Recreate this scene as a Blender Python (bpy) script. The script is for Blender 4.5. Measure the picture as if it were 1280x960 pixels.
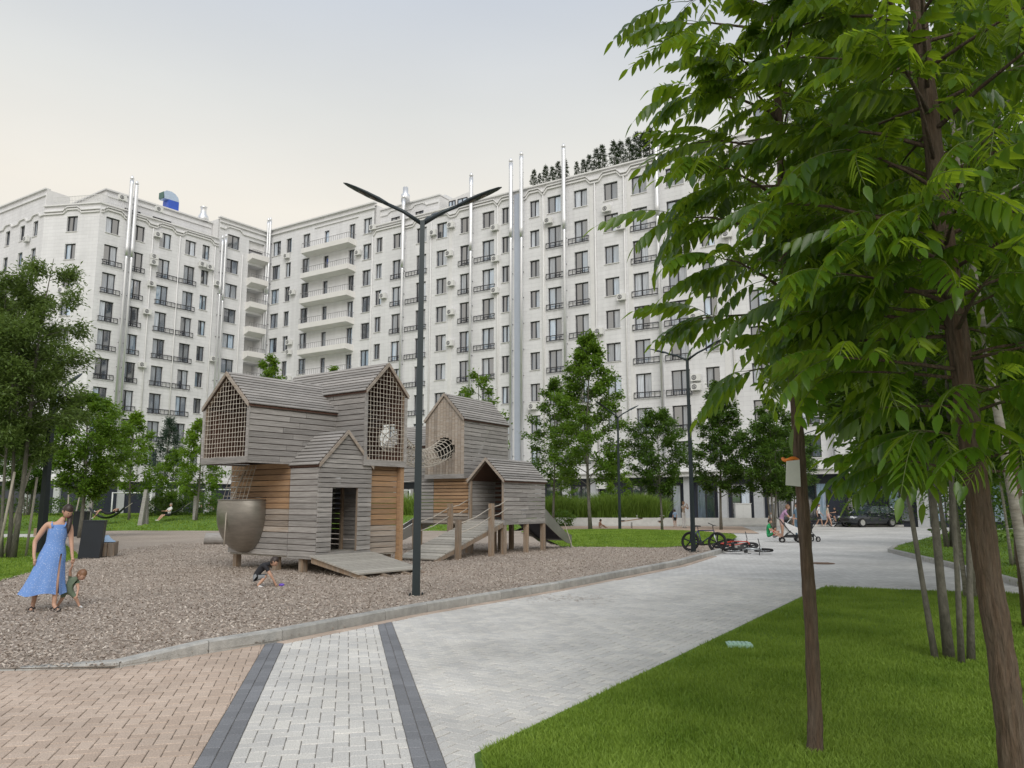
import bpy, bmesh, math, random
import numpy as np
from mathutils import Vector, Matrix

random.seed(7); rng = np.random.default_rng(7)
for o in list(bpy.data.objects): bpy.data.objects.remove(o)
SC = bpy.context.scene
COL = SC.collection
R = math.radians
# ------------------------------------------------------------------ camera
FPX, PITCH, EYE = 1000.0, math.atan(150/1000.0), 1.65
cam_d = bpy.data.cameras.new('camera'); cam = bpy.data.objects.new('camera', cam_d); COL.objects.link(cam)
cam_d.sensor_width = 36.0; cam_d.lens = 36.0*FPX/1280.0; cam_d.clip_start = 0.05; cam_d.clip_end = 2000
cam.location = (0, 0, EYE); cam.rotation_euler = (math.pi/2+PITCH, 0, 0)
SC.camera = cam
# ------------------------------------------------------------------ sky, sun, exposure
SUN_AZ, SUN_EL = R(172), R(42)      # very soft sun, placed behind the camera to brighten the fronts
W = bpy.data.worlds.new('World'); SC.world = W; W.use_nodes = True
wn, wl = W.node_tree.nodes, W.node_tree.links
wn.clear()
w_out = wn.new('ShaderNodeOutputWorld'); w_bg = wn.new('ShaderNodeBackground')
w_sky = wn.new('ShaderNodeTexSky'); w_sky.sky_type = 'NISHITA'; w_sky.sun_disc = False
w_sky.sun_elevation = SUN_EL; w_sky.sun_rotation = SUN_AZ; w_sky.air_density = 1.2; w_sky.dust_density = 4.0
w_tc = wn.new('ShaderNodeTexCoord'); w_sep = wn.new('ShaderNodeSeparateXYZ'); w_ramp = wn.new('ShaderNodeValToRGB')
wl.new(w_tc.outputs['Generated'], w_sep.inputs[0]); wl.new(w_sep.outputs['Z'], w_ramp.inputs[0])
cr = w_ramp.color_ramp                # veil of thin high cloud: cream low down, pale blue grey overhead
cr.elements[0].position = 0.0; cr.elements[0].color = (7.3, 6.9, 6.3, 1)
cr.elements[1].position = 1.0; cr.elements[1].color = (5.0, 5.5, 6.2, 1)
e = cr.elements.new(0.34); e.color = (7.6, 7.2, 6.45, 1)
e = cr.elements.new(0.45); e.color = (6.45, 6.5, 6.3, 1)
e = cr.elements.new(0.56); e.color = (5.15, 5.5, 6.0, 1)
w_noi = wn.new('ShaderNodeTexNoise'); w_noi.inputs['Scale'].default_value = 1.6; w_noi.inputs['Detail'].default_value = 5
w_map = wn.new('ShaderNodeMapping'); w_map.inputs['Scale'].default_value = (1, 1, 3.2)
wl.new(w_tc.outputs['Generated'], w_map.inputs[0]); wl.new(w_map.outputs[0], w_noi.inputs['Vector'])
w_mr = wn.new('ShaderNodeMapRange'); w_mr.inputs[1].default_value = .3; w_mr.inputs[2].default_value = .7; w_mr.inputs[3].default_value = .96; w_mr.inputs[4].default_value = 1.04
wl.new(w_noi.outputs['Fac'], w_mr.inputs[0])
w_sc = wn.new('ShaderNodeVectorMath'); w_sc.operation = 'SCALE'
wl.new(w_ramp.outputs[0], w_sc.inputs[0]); wl.new(w_mr.outputs[0], w_sc.inputs['Scale'])
w_mix = wn.new('ShaderNodeMix'); w_mix.data_type = 'RGBA'; w_mix.inputs[0].default_value = 0.95
wl.new(w_sky.outputs[0], w_mix.inputs[6]); wl.new(w_sc.outputs[0], w_mix.inputs[7])
wl.new(w_mix.outputs[2], w_bg.inputs[0]); w_bg.inputs[1].default_value = 0.105
wl.new(w_bg.outputs[0], w_out.inputs[0])
sun_d = bpy.data.lights.new('sun', 'SUN'); sun_d.energy = 1.8; sun_d.angle = R(40); sun_d.color = (1.0, .97, .93)
sun = bpy.data.objects.new('sun', sun_d); COL.objects.link(sun)
sdir = Vector((math.sin(SUN_AZ)*math.cos(SUN_EL), math.cos(SUN_AZ)*math.cos(SUN_EL), math.sin(SUN_EL)))
sun.rotation_euler = sdir.to_track_quat('Z', 'Y').to_euler()
SC.view_settings.view_transform = 'Standard'; SC.view_settings.look = 'None'; SC.view_settings.gamma = 1
SC.view_settings.exposure = 0.22; SC.view_settings.use_curve_mapping = False
SC.render.engine = 'CYCLES'; SC.cycles.max_bounces = 6; SC.cycles.transparent_max_bounces = 6

# ------------------------------------------------------------------ pixel -> place
_c, _s = math.cos(PITCH), math.sin(PITCH)
def ray(x, y):
    X = (x-640)/FPX; U = -(y-480)/FPX
    return Vector((X, _c-U*_s, _s+U*_c))
def G(x, y, z=0.0):
    r = ray(x, y); t = (z-EYE)/r.z
    return Vector((r.x*t, r.y*t, z))
def AY(x, y, Y):
    r = ray(x, y); t = Y/r.y
    return Vector((r.x*t, Y, EYE+r.z*t))
def proj(p):
    Z = p[2]-EYE; d = p[1]*_c+Z*_s
    if d < .05: return (-9999, -9999)
    return (640+FPX*p[0]/d, 480-FPX*(-p[1]*_s+Z*_c)/d)

# ------------------------------------------------------------------ mesh helpers
class MB:
    def __init__(s): s.v = []; s.f = []; s.m = []
    def add(s, vs, fs, mi=0):
        b = len(s.v); s.v.extend([tuple(v) for v in vs]); s.f.extend([tuple(b+i for i in f) for f in fs]); s.m.extend([mi]*len(fs)); return s
    def box(s, x0, x1, y0, y1, z0, z1, mi=0):
        return s.add([(x0,y0,z0),(x1,y0,z0),(x1,y1,z0),(x0,y1,z0),(x0,y0,z1),(x1,y0,z1),(x1,y1,z1),(x0,y1,z1)],
                     [(0,3,2,1),(4,5,6,7),(0,1,5,4),(1,2,6,5),(2,3,7,6),(3,0,4,7)], mi)
    def hexa(s, p, mi=0):   # 4 bottom ccw, 4 top
        return s.add(p, [(0,3,2,1),(4,5,6,7),(0,1,5,4),(1,2,6,5),(2,3,7,6),(3,0,4,7)], mi)
    def quad(s, a, b, c, d, mi=0): return s.add([a,b,c,d], [(0,1,2,3)], mi)
    def tube(s, pts, rad, n=8, cap=True, mi=0, closed=False):
        P = [Vector(p) for p in pts]; N = len(P)
        if not hasattr(rad, '__len__'): rad = [rad]*N
        base = len(s.v); ref = None
        for i, p in enumerate(P):
            if closed: d = P[(i+1) % N]-P[i-1]
            else: d = P[min(i+1, N-1)]-P[max(i-1, 0)]
            if d.length < 1e-9: d = Vector((0,0,1))
            d.normalize()
            if ref is None:
                ref = Vector((1,0,0)) if abs(d.x) < .8 else Vector((0,1,0))
            a = (ref-d*ref.dot(d))
            if a.length < 1e-6: a = d.orthogonal()
            a.normalize(); ref = a; b = d.cross(a)
            for k in range(n):
                t = 2*math.pi*k/n; q = p+(a*math.cos(t)+b*math.sin(t))*rad[i]; s.v.append(tuple(q))
        rng_ = range(N) if closed else range(N-1)
        for i in rng_:
            j = (i+1) % N
            for k in range(n):
                k2 = (k+1) % n
                s.f.append((base+i*n+k, base+i*n+k2, base+j*n+k2, base+j*n+k)); s.m.append(mi)
        if cap and not closed:
            s.f.append(tuple(base+k for k in reversed(range(n)))); s.m.append(mi)
            s.f.append(tuple(base+(N-1)*n+k for k in range(n))); s.m.append(mi)
        return s
    def ell(s, c, r, nu=10, nv=7, mi=0, M=None):
        vs = []; fs = []
        for i in range(nv+1):
            th = math.pi*i/nv
            for k in range(nu):
                ph = 2*math.pi*k/nu
                v = Vector((r[0]*math.sin(th)*math.cos(ph), r[1]*math.sin(th)*math.sin(ph), r[2]*math.cos(th)))
                if M is not None: v = M @ v
                vs.append(Vector(c)+v)
        for i in range(nv):
            for k in range(nu):
                k2 = (k+1) % nu
                fs.append((i*nu+k, (i+1)*nu+k, (i+1)*nu+k2, i*nu+k2))
        return s.add(vs, fs, mi)
    def mesh(s, name, mats, smooth=False):
        me = bpy.data.meshes.new(name); me.from_pydata(s.v, [], s.f)
        if not isinstance(mats, (list, tuple)): mats = [mats]
        for m in mats: me.materials.append(m)
        if len(mats) > 1: me.polygons.foreach_set('material_index', s.m)
        if smooth: me.polygons.foreach_set('use_smooth', [True]*len(s.f))
        me.update(); return me
    def build(s, name, mats, parent=None, M=None, smooth=False):
        return link(name, s.mesh(name, mats, smooth), parent, M)
def link(name, me, parent=None, M=None):
    o = bpy.data.objects.new(name, me); COL.objects.link(o)
    if parent is not None: o.parent = parent
    if M is not None: o.matrix_basis = M
    return o
def np_mesh(name, V, F, mats, smooth=False):
    me = bpy.data.meshes.new(name); V = np.asarray(V, np.float32); F = np.asarray(F, np.int32)
    k = F.shape[1]
    me.vertices.add(len(V)); me.vertices.foreach_set('co', V.ravel())
    me.loops.add(F.size); me.loops.foreach_set('vertex_index', F.ravel())
    me.polygons.add(len(F)); me.polygons.foreach_set('loop_start', np.arange(0, F.size, k, dtype=np.int32))
    if smooth: me.polygons.foreach_set('use_smooth', np.ones(len(F), bool))
    for m in (mats if isinstance(mats, (list, tuple)) else [mats]): me.materials.append(m)
    me.update(calc_edges=True); me.validate(); return me
def empty(name, loc=(0,0,0), rz=0.0, label=None, cat=None, group=None, parent=None):
    o = bpy.data.objects.new(name, None); COL.objects.link(o); o.empty_display_size = .2
    o.location = loc; o.rotation_euler = (0, 0, rz)
    if parent: o.parent = parent
    if label: tag(o, label, cat, group)
    return o
def tag(o, label=None, cat=None, group=None, kind=None):
    if label: o['label'] = label
    if cat: o['category'] = cat
    if group: o['group'] = group
    if kind: o['kind'] = kind
    return o
def T(x=0, y=0, z=0): return Matrix.Translation((x, y, z))
def RZ(a): return Matrix.Rotation(a, 4, 'Z')
def RX(a): return Matrix.Rotation(a, 4, 'X')
def RY(a): return Matrix.Rotation(a, 4, 'Y')
def axes(o, x, y, z):
    m = Matrix.Identity(4)
    for i, a in enumerate((x, y, z)):
        for k in range(3): m[k][i] = a[k]
    for k in range(3): m[k][3] = o[k]
    return m

# ------------------------------------------------------------------ materials
MATS = {}
def nm(name):
    m = bpy.data.materials.new(name); m.use_nodes = True
    return m, m.node_tree.nodes, m.node_tree.links, m.node_tree.nodes['Principled BSDF']
def mat(name, col, rough=.6, metal=0.0, var=.12, scale=6.0, ovar=0.0, bump=0.0, bscale=40.0, stretch=(1,1,1), spec=.5, hue=None, world=False, var2=0, scale2=.6):
    """base colour with soft noise variation, per-object variation and fine relief"""
    m, N, L, B = nm(name)
    tc = N.new('ShaderNodeTexCoord'); oi = N.new('ShaderNodeObjectInfo')
    add = N.new('ShaderNodeVectorMath'); add.operation = 'ADD'
    if world:
        ge = N.new('ShaderNodeNewGeometry'); L.new(ge.outputs['Position'], add.inputs[0])
    else:
        L.new(tc.outputs['Object'], add.inputs[0])
        ml = N.new('ShaderNodeMath'); ml.operation = 'MULTIPLY'; ml.inputs[1].default_value = 37.0; L.new(oi.outputs['Random'], ml.inputs[0]); L.new(ml.outputs[0], add.inputs[1])
    mp = N.new('ShaderNodeMapping'); mp.inputs['Scale'].default_value = stretch; L.new(add.outputs[0], mp.inputs[0])
    no = N.new('ShaderNodeTexNoise'); no.inputs['Scale'].default_value = scale; no.inputs['Detail'].default_value = 6; no.inputs['Roughness'].default_value = .65; L.new(mp.outputs[0], no.inputs['Vector'])
    mr = N.new('ShaderNodeMapRange'); mr.inputs[1].default_value = .25; mr.inputs[2].default_value = .75; mr.inputs[3].default_value = 1-var; mr.inputs[4].default_value = 1+var; L.new(no.outputs['Fac'], mr.inputs[0])
    fac = mr.outputs[0]
    if var2:
        n2 = N.new('ShaderNodeTexNoise'); n2.inputs['Scale'].default_value = scale2; n2.inputs['Detail'].default_value = 3; L.new(add.outputs[0], n2.inputs['Vector'])
        r2 = N.new('ShaderNodeMapRange'); r2.inputs[1].default_value = .3; r2.inputs[2].default_value = .7; r2.inputs[3].default_value = 1-var2; r2.inputs[4].default_value = 1+var2; L.new(n2.outputs['Fac'], r2.inputs[0])
        mm = N.new('ShaderNodeMath'); mm.operation = 'MULTIPLY'; L.new(fac, mm.inputs[0]); L.new(r2.outputs[0], mm.inputs[1]); fac = mm.outputs[0]
    if ovar:
        r2 = N.new('ShaderNodeMapRange'); r2.inputs[3].default_value = 1-ovar; r2.inputs[4].default_value = 1+ovar; L.new(oi.outputs['Random'], r2.inputs[0])
        mm = N.new('ShaderNodeMath'); mm.operation = 'MULTIPLY'; L.new(fac, mm.inputs[0]); L.new(r2.outputs[0], mm.inputs[1]); fac = mm.outputs[0]
    if hue:
        mx = N.new('ShaderNodeMix'); mx.data_type = 'RGBA'; mx.inputs[6].default_value = (*col, 1); mx.inputs[7].default_value = (*hue, 1)
        n3 = N.new('ShaderNodeTexNoise'); n3.inputs['Scale'].default_value = scale*.45; n3.inputs['Detail'].default_value = 4; L.new(mp.outputs[0], n3.inputs['Vector'])
        r3 = N.new('ShaderNodeMapRange'); r3.inputs[1].default_value = .35; r3.inputs[2].default_value = .65; L.new(n3.outputs['Fac'], r3.inputs[0]); L.new(r3.outputs[0], mx.inputs[0])
        src = mx.outputs[2]
    else:
        rgb = N.new('ShaderNodeRGB'); rgb.outputs[0].default_value = (*col, 1); src = rgb.outputs[0]
    sc = N.new('ShaderNodeVectorMath'); sc.operation = 'SCALE'; L.new(src, sc.inputs[0]); L.new(fac, sc.inputs['Scale'])
    L.new(sc.outputs[0], B.inputs['Base Color'])
    B.inputs['Roughness'].default_value = rough; B.inputs['Metallic'].default_value = metal; B.inputs['Specular IOR Level'].default_value = spec
    if bump:
        nb = N.new('ShaderNodeTexNoise'); nb.inputs['Scale'].default_value = bscale; nb.inputs['Detail'].default_value = 4; L.new(mp.outputs[0], nb.inputs['Vector'])
        bp = N.new('ShaderNodeBump'); bp.inputs['Strength'].default_value = bump; bp.inputs['Distance'].default_value = .02
        L.new(nb.outputs['Fac'], bp.inputs['Height']); L.new(bp.outputs[0], B.inputs['Normal'])
    MATS[name] = m; return m
def leafmat(name, dark, light, trans, tfac=.45, gloss=.35, spec=.3, patch=0.0):
    """foliage: colour differs from leaf to leaf, light shines through"""
    m = bpy.data.materials.new(name); m.use_nodes = True; N, L = m.node_tree.nodes, m.node_tree.links; N.clear()
    out = N.new('ShaderNodeOutputMaterial'); B = N.new('ShaderNodeBsdfPrincipled'); tr = N.new('ShaderNodeBsdfTranslucent'); mx = N.new('ShaderNodeMixShader')
    ge = N.new('ShaderNodeNewGeometry'); oi = N.new('ShaderNodeObjectInfo')
    ad = N.new('ShaderNodeMath'); ad.operation = 'ADD'; L.new(ge.outputs['Random Per Island'], ad.inputs[0]); L.new(oi.outputs['Random'], ad.inputs[1])
    hf = N.new('ShaderNodeMath'); hf.operation = 'MULTIPLY'; hf.inputs[1].default_value = .5; L.new(ad.outputs[0], hf.inputs[0])
    if patch:
        pn = N.new('ShaderNodeTexNoise'); pn.inputs['Scale'].default_value = patch; pn.inputs['Detail'].default_value = 5; L.new(ge.outputs['Position'], pn.inputs['Vector'])
        pr = N.new('ShaderNodeMapRange'); pr.inputs[1].default_value = .32; pr.inputs[2].default_value = .68; pr.inputs[3].default_value = -.35; pr.inputs[4].default_value = .45; L.new(pn.outputs['Fac'], pr.inputs[0])
        pa = N.new('ShaderNodeMath'); pa.operation = 'ADD'; pa.use_clamp = True; L.new(hf.outputs[0], pa.inputs[0]); L.new(pr.outputs[0], pa.inputs[1]); hf = pa
    cm = N.new('ShaderNodeMix'); cm.data_type = 'RGBA'; cm.inputs[6].default_value = (*dark, 1); cm.inputs[7].default_value = (*light, 1); L.new(hf.outputs[0], cm.inputs[0])
    L.new(cm.outputs[2], B.inputs['Base Color']); B.inputs['Roughness'].default_value = gloss; B.inputs['Specular IOR Level'].default_value = spec
    tm = N.new('ShaderNodeMix'); tm.data_type = 'RGBA'; tm.inputs[6].default_value = (*[c*.6 for c in trans], 1); tm.inputs[7].default_value = (*trans, 1); L.new(hf.outputs[0], tm.inputs[0])
    L.new(tm.outputs[2], tr.inputs[0]); mx.inputs[0].default_value = tfac
    L.new(B.outputs[0], mx.inputs[1]); L.new(tr.outputs[0], mx.inputs[2]); L.new(mx.outputs[0], out.inputs[0])
    MATS[name] = m; return m
# ------------------------------------------------------------------ the ground
def paver_mat(name, col, var=.06, rough=.8, warm=None):
    m, N, L, B = nm(name)
    ge = N.new('ShaderNodeNewGeometry'); oi = N.new('ShaderNodeObjectInfo')
    ad = N.new('ShaderNodeMath'); ad.operation = 'ADD'; L.new(ge.outputs['Random Per Island'], ad.inputs[0]); L.new(oi.outputs['Random'], ad.inputs[1])
    wn_ = N.new('ShaderNodeTexWhiteNoise'); wn_.noise_dimensions = '1D'; L.new(ad.outputs[0], wn_.inputs['W'])
    r1 = N.new('ShaderNodeMapRange'); r1.inputs[3].default_value = 1-var; r1.inputs[4].default_value = 1+var; L.new(wn_.outputs[0], r1.inputs[0])
    n1 = N.new('ShaderNodeTexNoise'); n1.inputs['Scale'].default_value = 90; n1.inputs['Detail'].default_value = 3; L.new(ge.outputs['Position'], n1.inputs['Vector'])
    r2 = N.new('ShaderNodeMapRange'); r2.inputs[1].default_value = .3; r2.inputs[2].default_value = .7; r2.inputs[3].default_value = .74; r2.inputs[4].default_value = 1.2; L.new(n1.outputs['Fac'], r2.inputs[0])
    n2 = N.new('ShaderNodeTexNoise'); n2.inputs['Scale'].default_value = .9; n2.inputs['Detail'].default_value = 5; L.new(ge.outputs['Position'], n2.inputs['Vector'])
    r3 = N.new('ShaderNodeMapRange'); r3.inputs[1].default_value = .3; r3.inputs[2].default_value = .7; r3.inputs[3].default_value = .84; r3.inputs[4].default_value = 1.12; L.new(n2.outputs['Fac'], r3.inputs[0])
    a = N.new('ShaderNodeMath'); a.operation = 'MULTIPLY'; L.new(r1.outputs[0], a.inputs[0]); L.new(r2.outputs[0], a.inputs[1])
    b = N.new('ShaderNodeMath'); b.operation = 'MULTIPLY'; L.new(a.outputs[0], b.inputs[0]); L.new(r3.outputs[0], b.inputs[1])
    mx = N.new('ShaderNodeMix'); mx.data_type = 'RGBA'; mx.inputs[6].default_value = (*col, 1); mx.inputs[7].default_value = (*(warm or col), 1); L.new(wn_.outputs[0], mx.inputs[0])
    sc = N.new('ShaderNodeVectorMath'); sc.operation = 'SCALE'; L.new(mx.outputs[2], sc.inputs[0]); L.new(b.outputs[0], sc.inputs['Scale'])
    L.new(sc.outputs[0], B.inputs['Base Color']); B.inputs['Roughness'].default_value = rough
    bp = N.new('ShaderNodeBump'); bp.inputs['Strength'].default_value = .35; bp.inputs['Distance'].default_value = .004; L.new(n1.outputs['Fac'], bp.inputs['Height']); L.new(bp.outputs[0], B.inputs['Normal'])
    return m
def brick_ground(name, col, mortar, ang, bw=.2, bh=.1):
    m, N, L, B = nm(name)
    ge = N.new('ShaderNodeNewGeometry'); mp = N.new('ShaderNodeMapping'); mp.inputs['Rotation'].default_value = (0, 0, ang); L.new(ge.outputs['Position'], mp.inputs[0])
    br = N.new('ShaderNodeTexBrick'); br.inputs['Scale'].default_value = 1; br.inputs['Brick Width'].default_value = bw; br.inputs['Row Height'].default_value = bh; br.inputs['Mortar Size'].default_value = .006; br.offset = .5
    br.inputs['Color1'].default_value = (*[c*.9 for c in col], 1); br.inputs['Color2'].default_value = (*[c*1.1 for c in col], 1); br.inputs['Mortar'].default_value = (*mortar, 1)
    L.new(mp.outputs[0], br.inputs['Vector'])
    n2 = N.new('ShaderNodeTexNoise'); n2.inputs['Scale'].default_value = .5; n2.inputs['Detail'].default_value = 6; L.new(ge.outputs['Position'], n2.inputs['Vector'])
    r3 = N.new('ShaderNodeMapRange'); r3.inputs[1].default_value = .3; r3.inputs[2].default_value = .7; r3.inputs[3].default_value = .82; r3.inputs[4].default_value = 1.14; L.new(n2.outputs['Fac'], r3.inputs[0])
    sc = N.new('ShaderNodeVectorMath'); sc.operation = 'SCALE'; L.new(br.outputs['Color'], sc.inputs[0]); L.new(r3.outputs[0], sc.inputs['Scale'])
    L.new(sc.outputs[0], B.inputs['Base Color']); B.inputs['Roughness'].default_value = .85
    return m
M_PG = paver_mat('paver_grey', (.56, .55, .53), warm=(.60, .58, .54)); M_PB = paver_mat('paver_beige', (.47, .365, .29), warm=(.50, .40, .325)); M_PD = paver_mat('paver_dark', (.19, .195, .21), .12)
M_ROAD = brick_ground('road_pavers_far', (.56, .55, .53), (.40, .385, .36), R(-32)); M_JOINT = mat('joint_sand', (.17, .155, .135), .95, scale=40, world=True)
M_KERB = mat('kerb_concrete', (.38, .375, .355), .9, var=.25, scale=9, ovar=.1, bump=.5, bscale=90, var2=.12, scale2=2)
M_MULCH = mat('woodchip_bed', (.335, .275, .23), .95, var=.45, scale=24, bump=1.0, bscale=45, world=True, hue=(.37, .315, .26), var2=.14, scale2=.35)
M_SOIL = mat('lawn_soil', (.10, .19, .022), .95, var=.35, scale=14, world=True, hue=(.13, .235, .03), bump=.8, bscale=60, var2=.15, scale2=.5)
M_GROUND = mat('far_ground', (.34, .32, .30), .9, var=.12, scale=1.5, world=True)
M_SAND = mat('play_sand', (.46, .345, .265), .95, var=.15, scale=5, world=True, bump=.4)
M_CONC = mat('pale_concrete', (.52, .51, .48), .85, var=.12, scale=3, bump=.2)
def sheet(name, pts, z, material, kind='structure', parent=None, sub=0, zf=None):
    bm = bmesh.new(); vs = [bm.verts.new((p[0], p[1], z)) for p in pts]; f = bm.faces.new(vs)
    if f.normal.z < 0: f.normal_flip()
    bmesh.ops.triangulate(bm, faces=bm.faces[:])
    if sub:
        for it in range(sub):
            ed = [e for e in bm.edges if e.calc_length() > 2.0]
            if ed: bmesh.ops.subdivide_edges(bm, edges=ed, cuts=1)
            bmesh.ops.triangulate(bm, faces=bm.faces[:])
    if zf:
        for v in bm.verts: v.co.z = zf(v.co.x, v.co.y)
    bm.normal_update()
    for f in bm.faces:
        if f.normal.z < 0: f.normal_flip()
    me = bpy.data.meshes.new(name); bm.to_mesh(me); bm.free(); me.materials.append(material)
    o = link(name, me, parent)
    if kind: o['kind'] = kind
    return o
sheet('ground', [(-400,-60),(400,-60),(400,400),(-400,400)], -.05, M_GROUND)
road = sheet('paved_road', [(-14,1),(2,1),(22,12),(60,40),(60,86),(-6,86),(8,45),(9.5,34),(7,28),(-8,9)], -.012, M_ROAD)
# paving of clay and concrete blocks, laid in herringbone
def clip(poly, line):
    (ax, ay), (bx, by) = line; out = []
    def side(p): return (bx-ax)*(p[1]-ay)-(by-ay)*(p[0]-ax)
    for i in range(len(poly)):
        p, q = poly[i], poly[(i+1) % len(poly)]; sp, sq = side(p), side(q)
        if sp >= 0: out.append(p)
        if sp*sq < 0:
            t = sp/(sp-sq); out.append((p[0]+(q[0]-p[0])*t, p[1]+(q[1]-p[1])*t))
    return out
def inset(poly, d):
    c = (sum(p[0] for p in poly)/len(poly), sum(p[1] for p in poly)/len(poly)); out = []
    for p in poly:
        v = (c[0]-p[0], c[1]-p[1]); l = math.hypot(*v) or 1
        out.append((p[0]+v[0]/l*d*1.4, p[1]+v[1]/l*d*1.4))
    return out
def rects_herring(x0, x1, y0, y1, a, ang, org):
    ca, sa = math.cos(ang), math.sin(ang); n = int(max(x1-x0, y1-y0)*1.5/a)+6; out = []
    cx, cy = (x0+x1)/2, (y0+y1)/2
    for k in range(-n, n):
        for m in range(-n//2, n//2):
            ox, oy = k+2*m, k-2*m
            if abs(ox*a) > n*a or abs(oy*a) > n*a: continue
            for (rx, ry, w, h) in ((ox, oy, 2, 1), (ox, oy+1, 1, 2)):
                mx, my = (rx+w/2)*a, (ry+h/2)*a; X, Y = cx+mx*ca-my*sa, cy+mx*sa+my*ca
                if X < x0-.2 or X > x1+.2 or Y < y0-.2 or Y > y1+.2: continue
                q = []
                for (dx, dy) in ((0,0),(w,0),(w,h),(0,h)):
                    lx, ly = (rx+dx)*a, (ry+dy)*a; q.append((cx+lx*ca-ly*sa, cy+lx*sa+ly*ca))
                out.append(q)
    return out
def lay(zone, rects, parent, material, nsingle):
    """each block its own edges; the nearest as single parts, the rest joined"""
    lines = [(zone[i], zone[(i+1) % len(zone)]) for i in range(len(zone))]; done = []
    for q in rects:
        for ln in lines:
            q = clip(q, ln)
            if len(q) < 3: break
        if len(q) < 3: continue
        ar = abs(sum(q[i][0]*q[(i+1) % len(q)][1]-q[(i+1) % len(q)][0]*q[i][1] for i in range(len(q))))/2
        if ar < .0012: continue
        done.append(q)
    done.sort(key=lambda q: math.hypot(q[0][0], q[0][1]))
    vis = [q for q in done if -20 < proj((q[0][0], q[0][1], 0))[0] < 1300 and proj((q[0][0], q[0][1], 0))[1] < 985]
    single = set(id(q) for q in vis[:nsingle]); rest = MB()
    for q in done:
        zt = random.uniform(-.0015, .0015); b = inset(q, .0035); t = inset(q, .0095); n = len(q)
        single_q = id(q) in single
        mb = MB() if single_q else rest; c = (sum(p[0] for p in q)/n, sum(p[1] for p in q)/n) if single_q else (0, 0)
        vs = [(p[0]-c[0], p[1]-c[1], -.03) for p in b]+[(p[0]-c[0], p[1]-c[1], zt-.004) for p in b]+[(p[0]-c[0], p[1]-c[1], zt) for p in t]
        fs = []
        for lv in (0, n):
            for i in range(n):
                j = (i+1) % n; fs.append((lv+i, lv+j, lv+n+j, lv+n+i))
        fs.append(tuple(range(2*n, 3*n)))
        mb.add(vs, fs)
        if single_q: mb.build('paver', material, parent, T(c[0], c[1], 0))
    o = rest.build('pavers', material, parent); o['kind'] = 'stuff'
def ccw(z):
    a = sum(z[i][0]*z[(i+1) % len(z)][1]-z[(i+1) % len(z)][0]*z[i][1] for i in range(len(z)))
    return z if a > 0 else z[::-1]
BD = Vector((-.2, .98)).normalized(); bang = math.atan2(BD.y, BD.x)
def bline(x536, Y): return x536+(Y-5.36)*(-.2036)
b1l, b1r, b2l, b2r = -2.02, -1.80, -.62, -.41
Y0, Y1 = 4.6, 12.6
def strip(xa, xb, ya, yb): return ccw([(bline(xa, ya), ya), (bline(xb, ya), ya), (bline(xb, yb), yb), (bline(xa, yb), yb)])
s_beige = sheet('beige_paving', strip(-8.5, b1l, 3.5, 11.0), -.010, M_JOINT)
s_mid = sheet('grey_paving', strip(b1r, b2l, 3.5, 13.0), -.009, M_JOINT)
s_band = sheet('dark_paving_band', strip(b1l, b1r, 3.5, 12.5), -.0085, M_JOINT)
s_band2 = sheet('dark_paving_band', strip(b2l, b2r, 3.5, 13.5), -.008, M_JOINT)
zr = ccw([(bline(b2r, 4.6), 4.6), (.2, 5.0), (7.0, 16.8), (4.6, 19.5), (1.2, 17.2), (bline(b2r, 13.3), 13.3)])
s_right = sheet('grey_road_paving', zr, -.0075, M_JOINT)
z = strip(-8.0, b1l, Y0, 10.6); lay(z, rects_herring(-9, -1.8, Y0, 10.6, .1, R(14), None), s_beige, M_PB, 260)
z = strip(b1r, b2l, Y0, Y1); lay(z, rects_herring(-3.6, 0, Y0, Y1, .11, bang, None), s_mid, M_PG, 260)
lay(zr, rects_herring(-2.2, 7, 4.6, 19.5, .1, R(58), None), s_right, M_PG, 290)
def band_rects(xa, xb, ya, yb):
    out = []; n = Vector((BD.y, -BD.x)); w = (xb-xa)*.98/2
    for c in range(2):
        s = -.1 if c else 0.0
        while s < (yb-ya)*1.03:
            o = Vector((bline(xa, ya), ya))+n*(w*c)+BD*s
            out.append([tuple(o), tuple(o+n*w), tuple(o+n*w+BD*.2), tuple(o+BD*.2)]); s += .2
    return out
lay(strip(b1l, b1r, Y0, 12.3), band_rects(b1l, b1r, Y0, 12.3), s_band, M_PD, 90)
lay(strip(b2l, b2r, Y0, 13.2), band_rects(b2l, b2r, Y0, 13.2), s_band2, M_PD, 90)

# wood chip play bed
KP = [G(*p) for p in ((-260,846),(0,839),(140,836),(160,833),(345,803),(520,768),(700,737),(850,707),(890,695),(930,683))]
KP += [Vector((9.6,34,0)), Vector((9.2,38,0)), Vector((8.4,44,0))]
mul = [(p.x, p.y) for p in KP[:-3]]+[(9.4,34),(5.5,30.8),(2,31.5),(1.5,34),(3,42),(1,50),(-18,50.5),(-25,50),(-23,40),(-15.6,29),(-13.2,25),(-11.35,19),(-10.9,17.3),(-13,14),(-14,8.6)]
bed = sheet('woodchip_bed', mul, .02, M_MULCH, sub=5, zf=lambda x, y: .022+.018*math.sin(x*1.3+y*.7)*math.sin(y*.9-x*.4))
def in_poly(X, Y, P):
    ins = np.zeros(len(X), bool); n = len(P)
    for i in range(n):
        (x1, y1), (x2, y2) = P[i], P[(i+1) % n]
        c = ((y1 > Y) != (y2 > Y)) & (X < (x2-x1)*(Y-y1)/((y2-y1) or 1e-9)+x1); ins ^= c
    return ins
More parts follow.
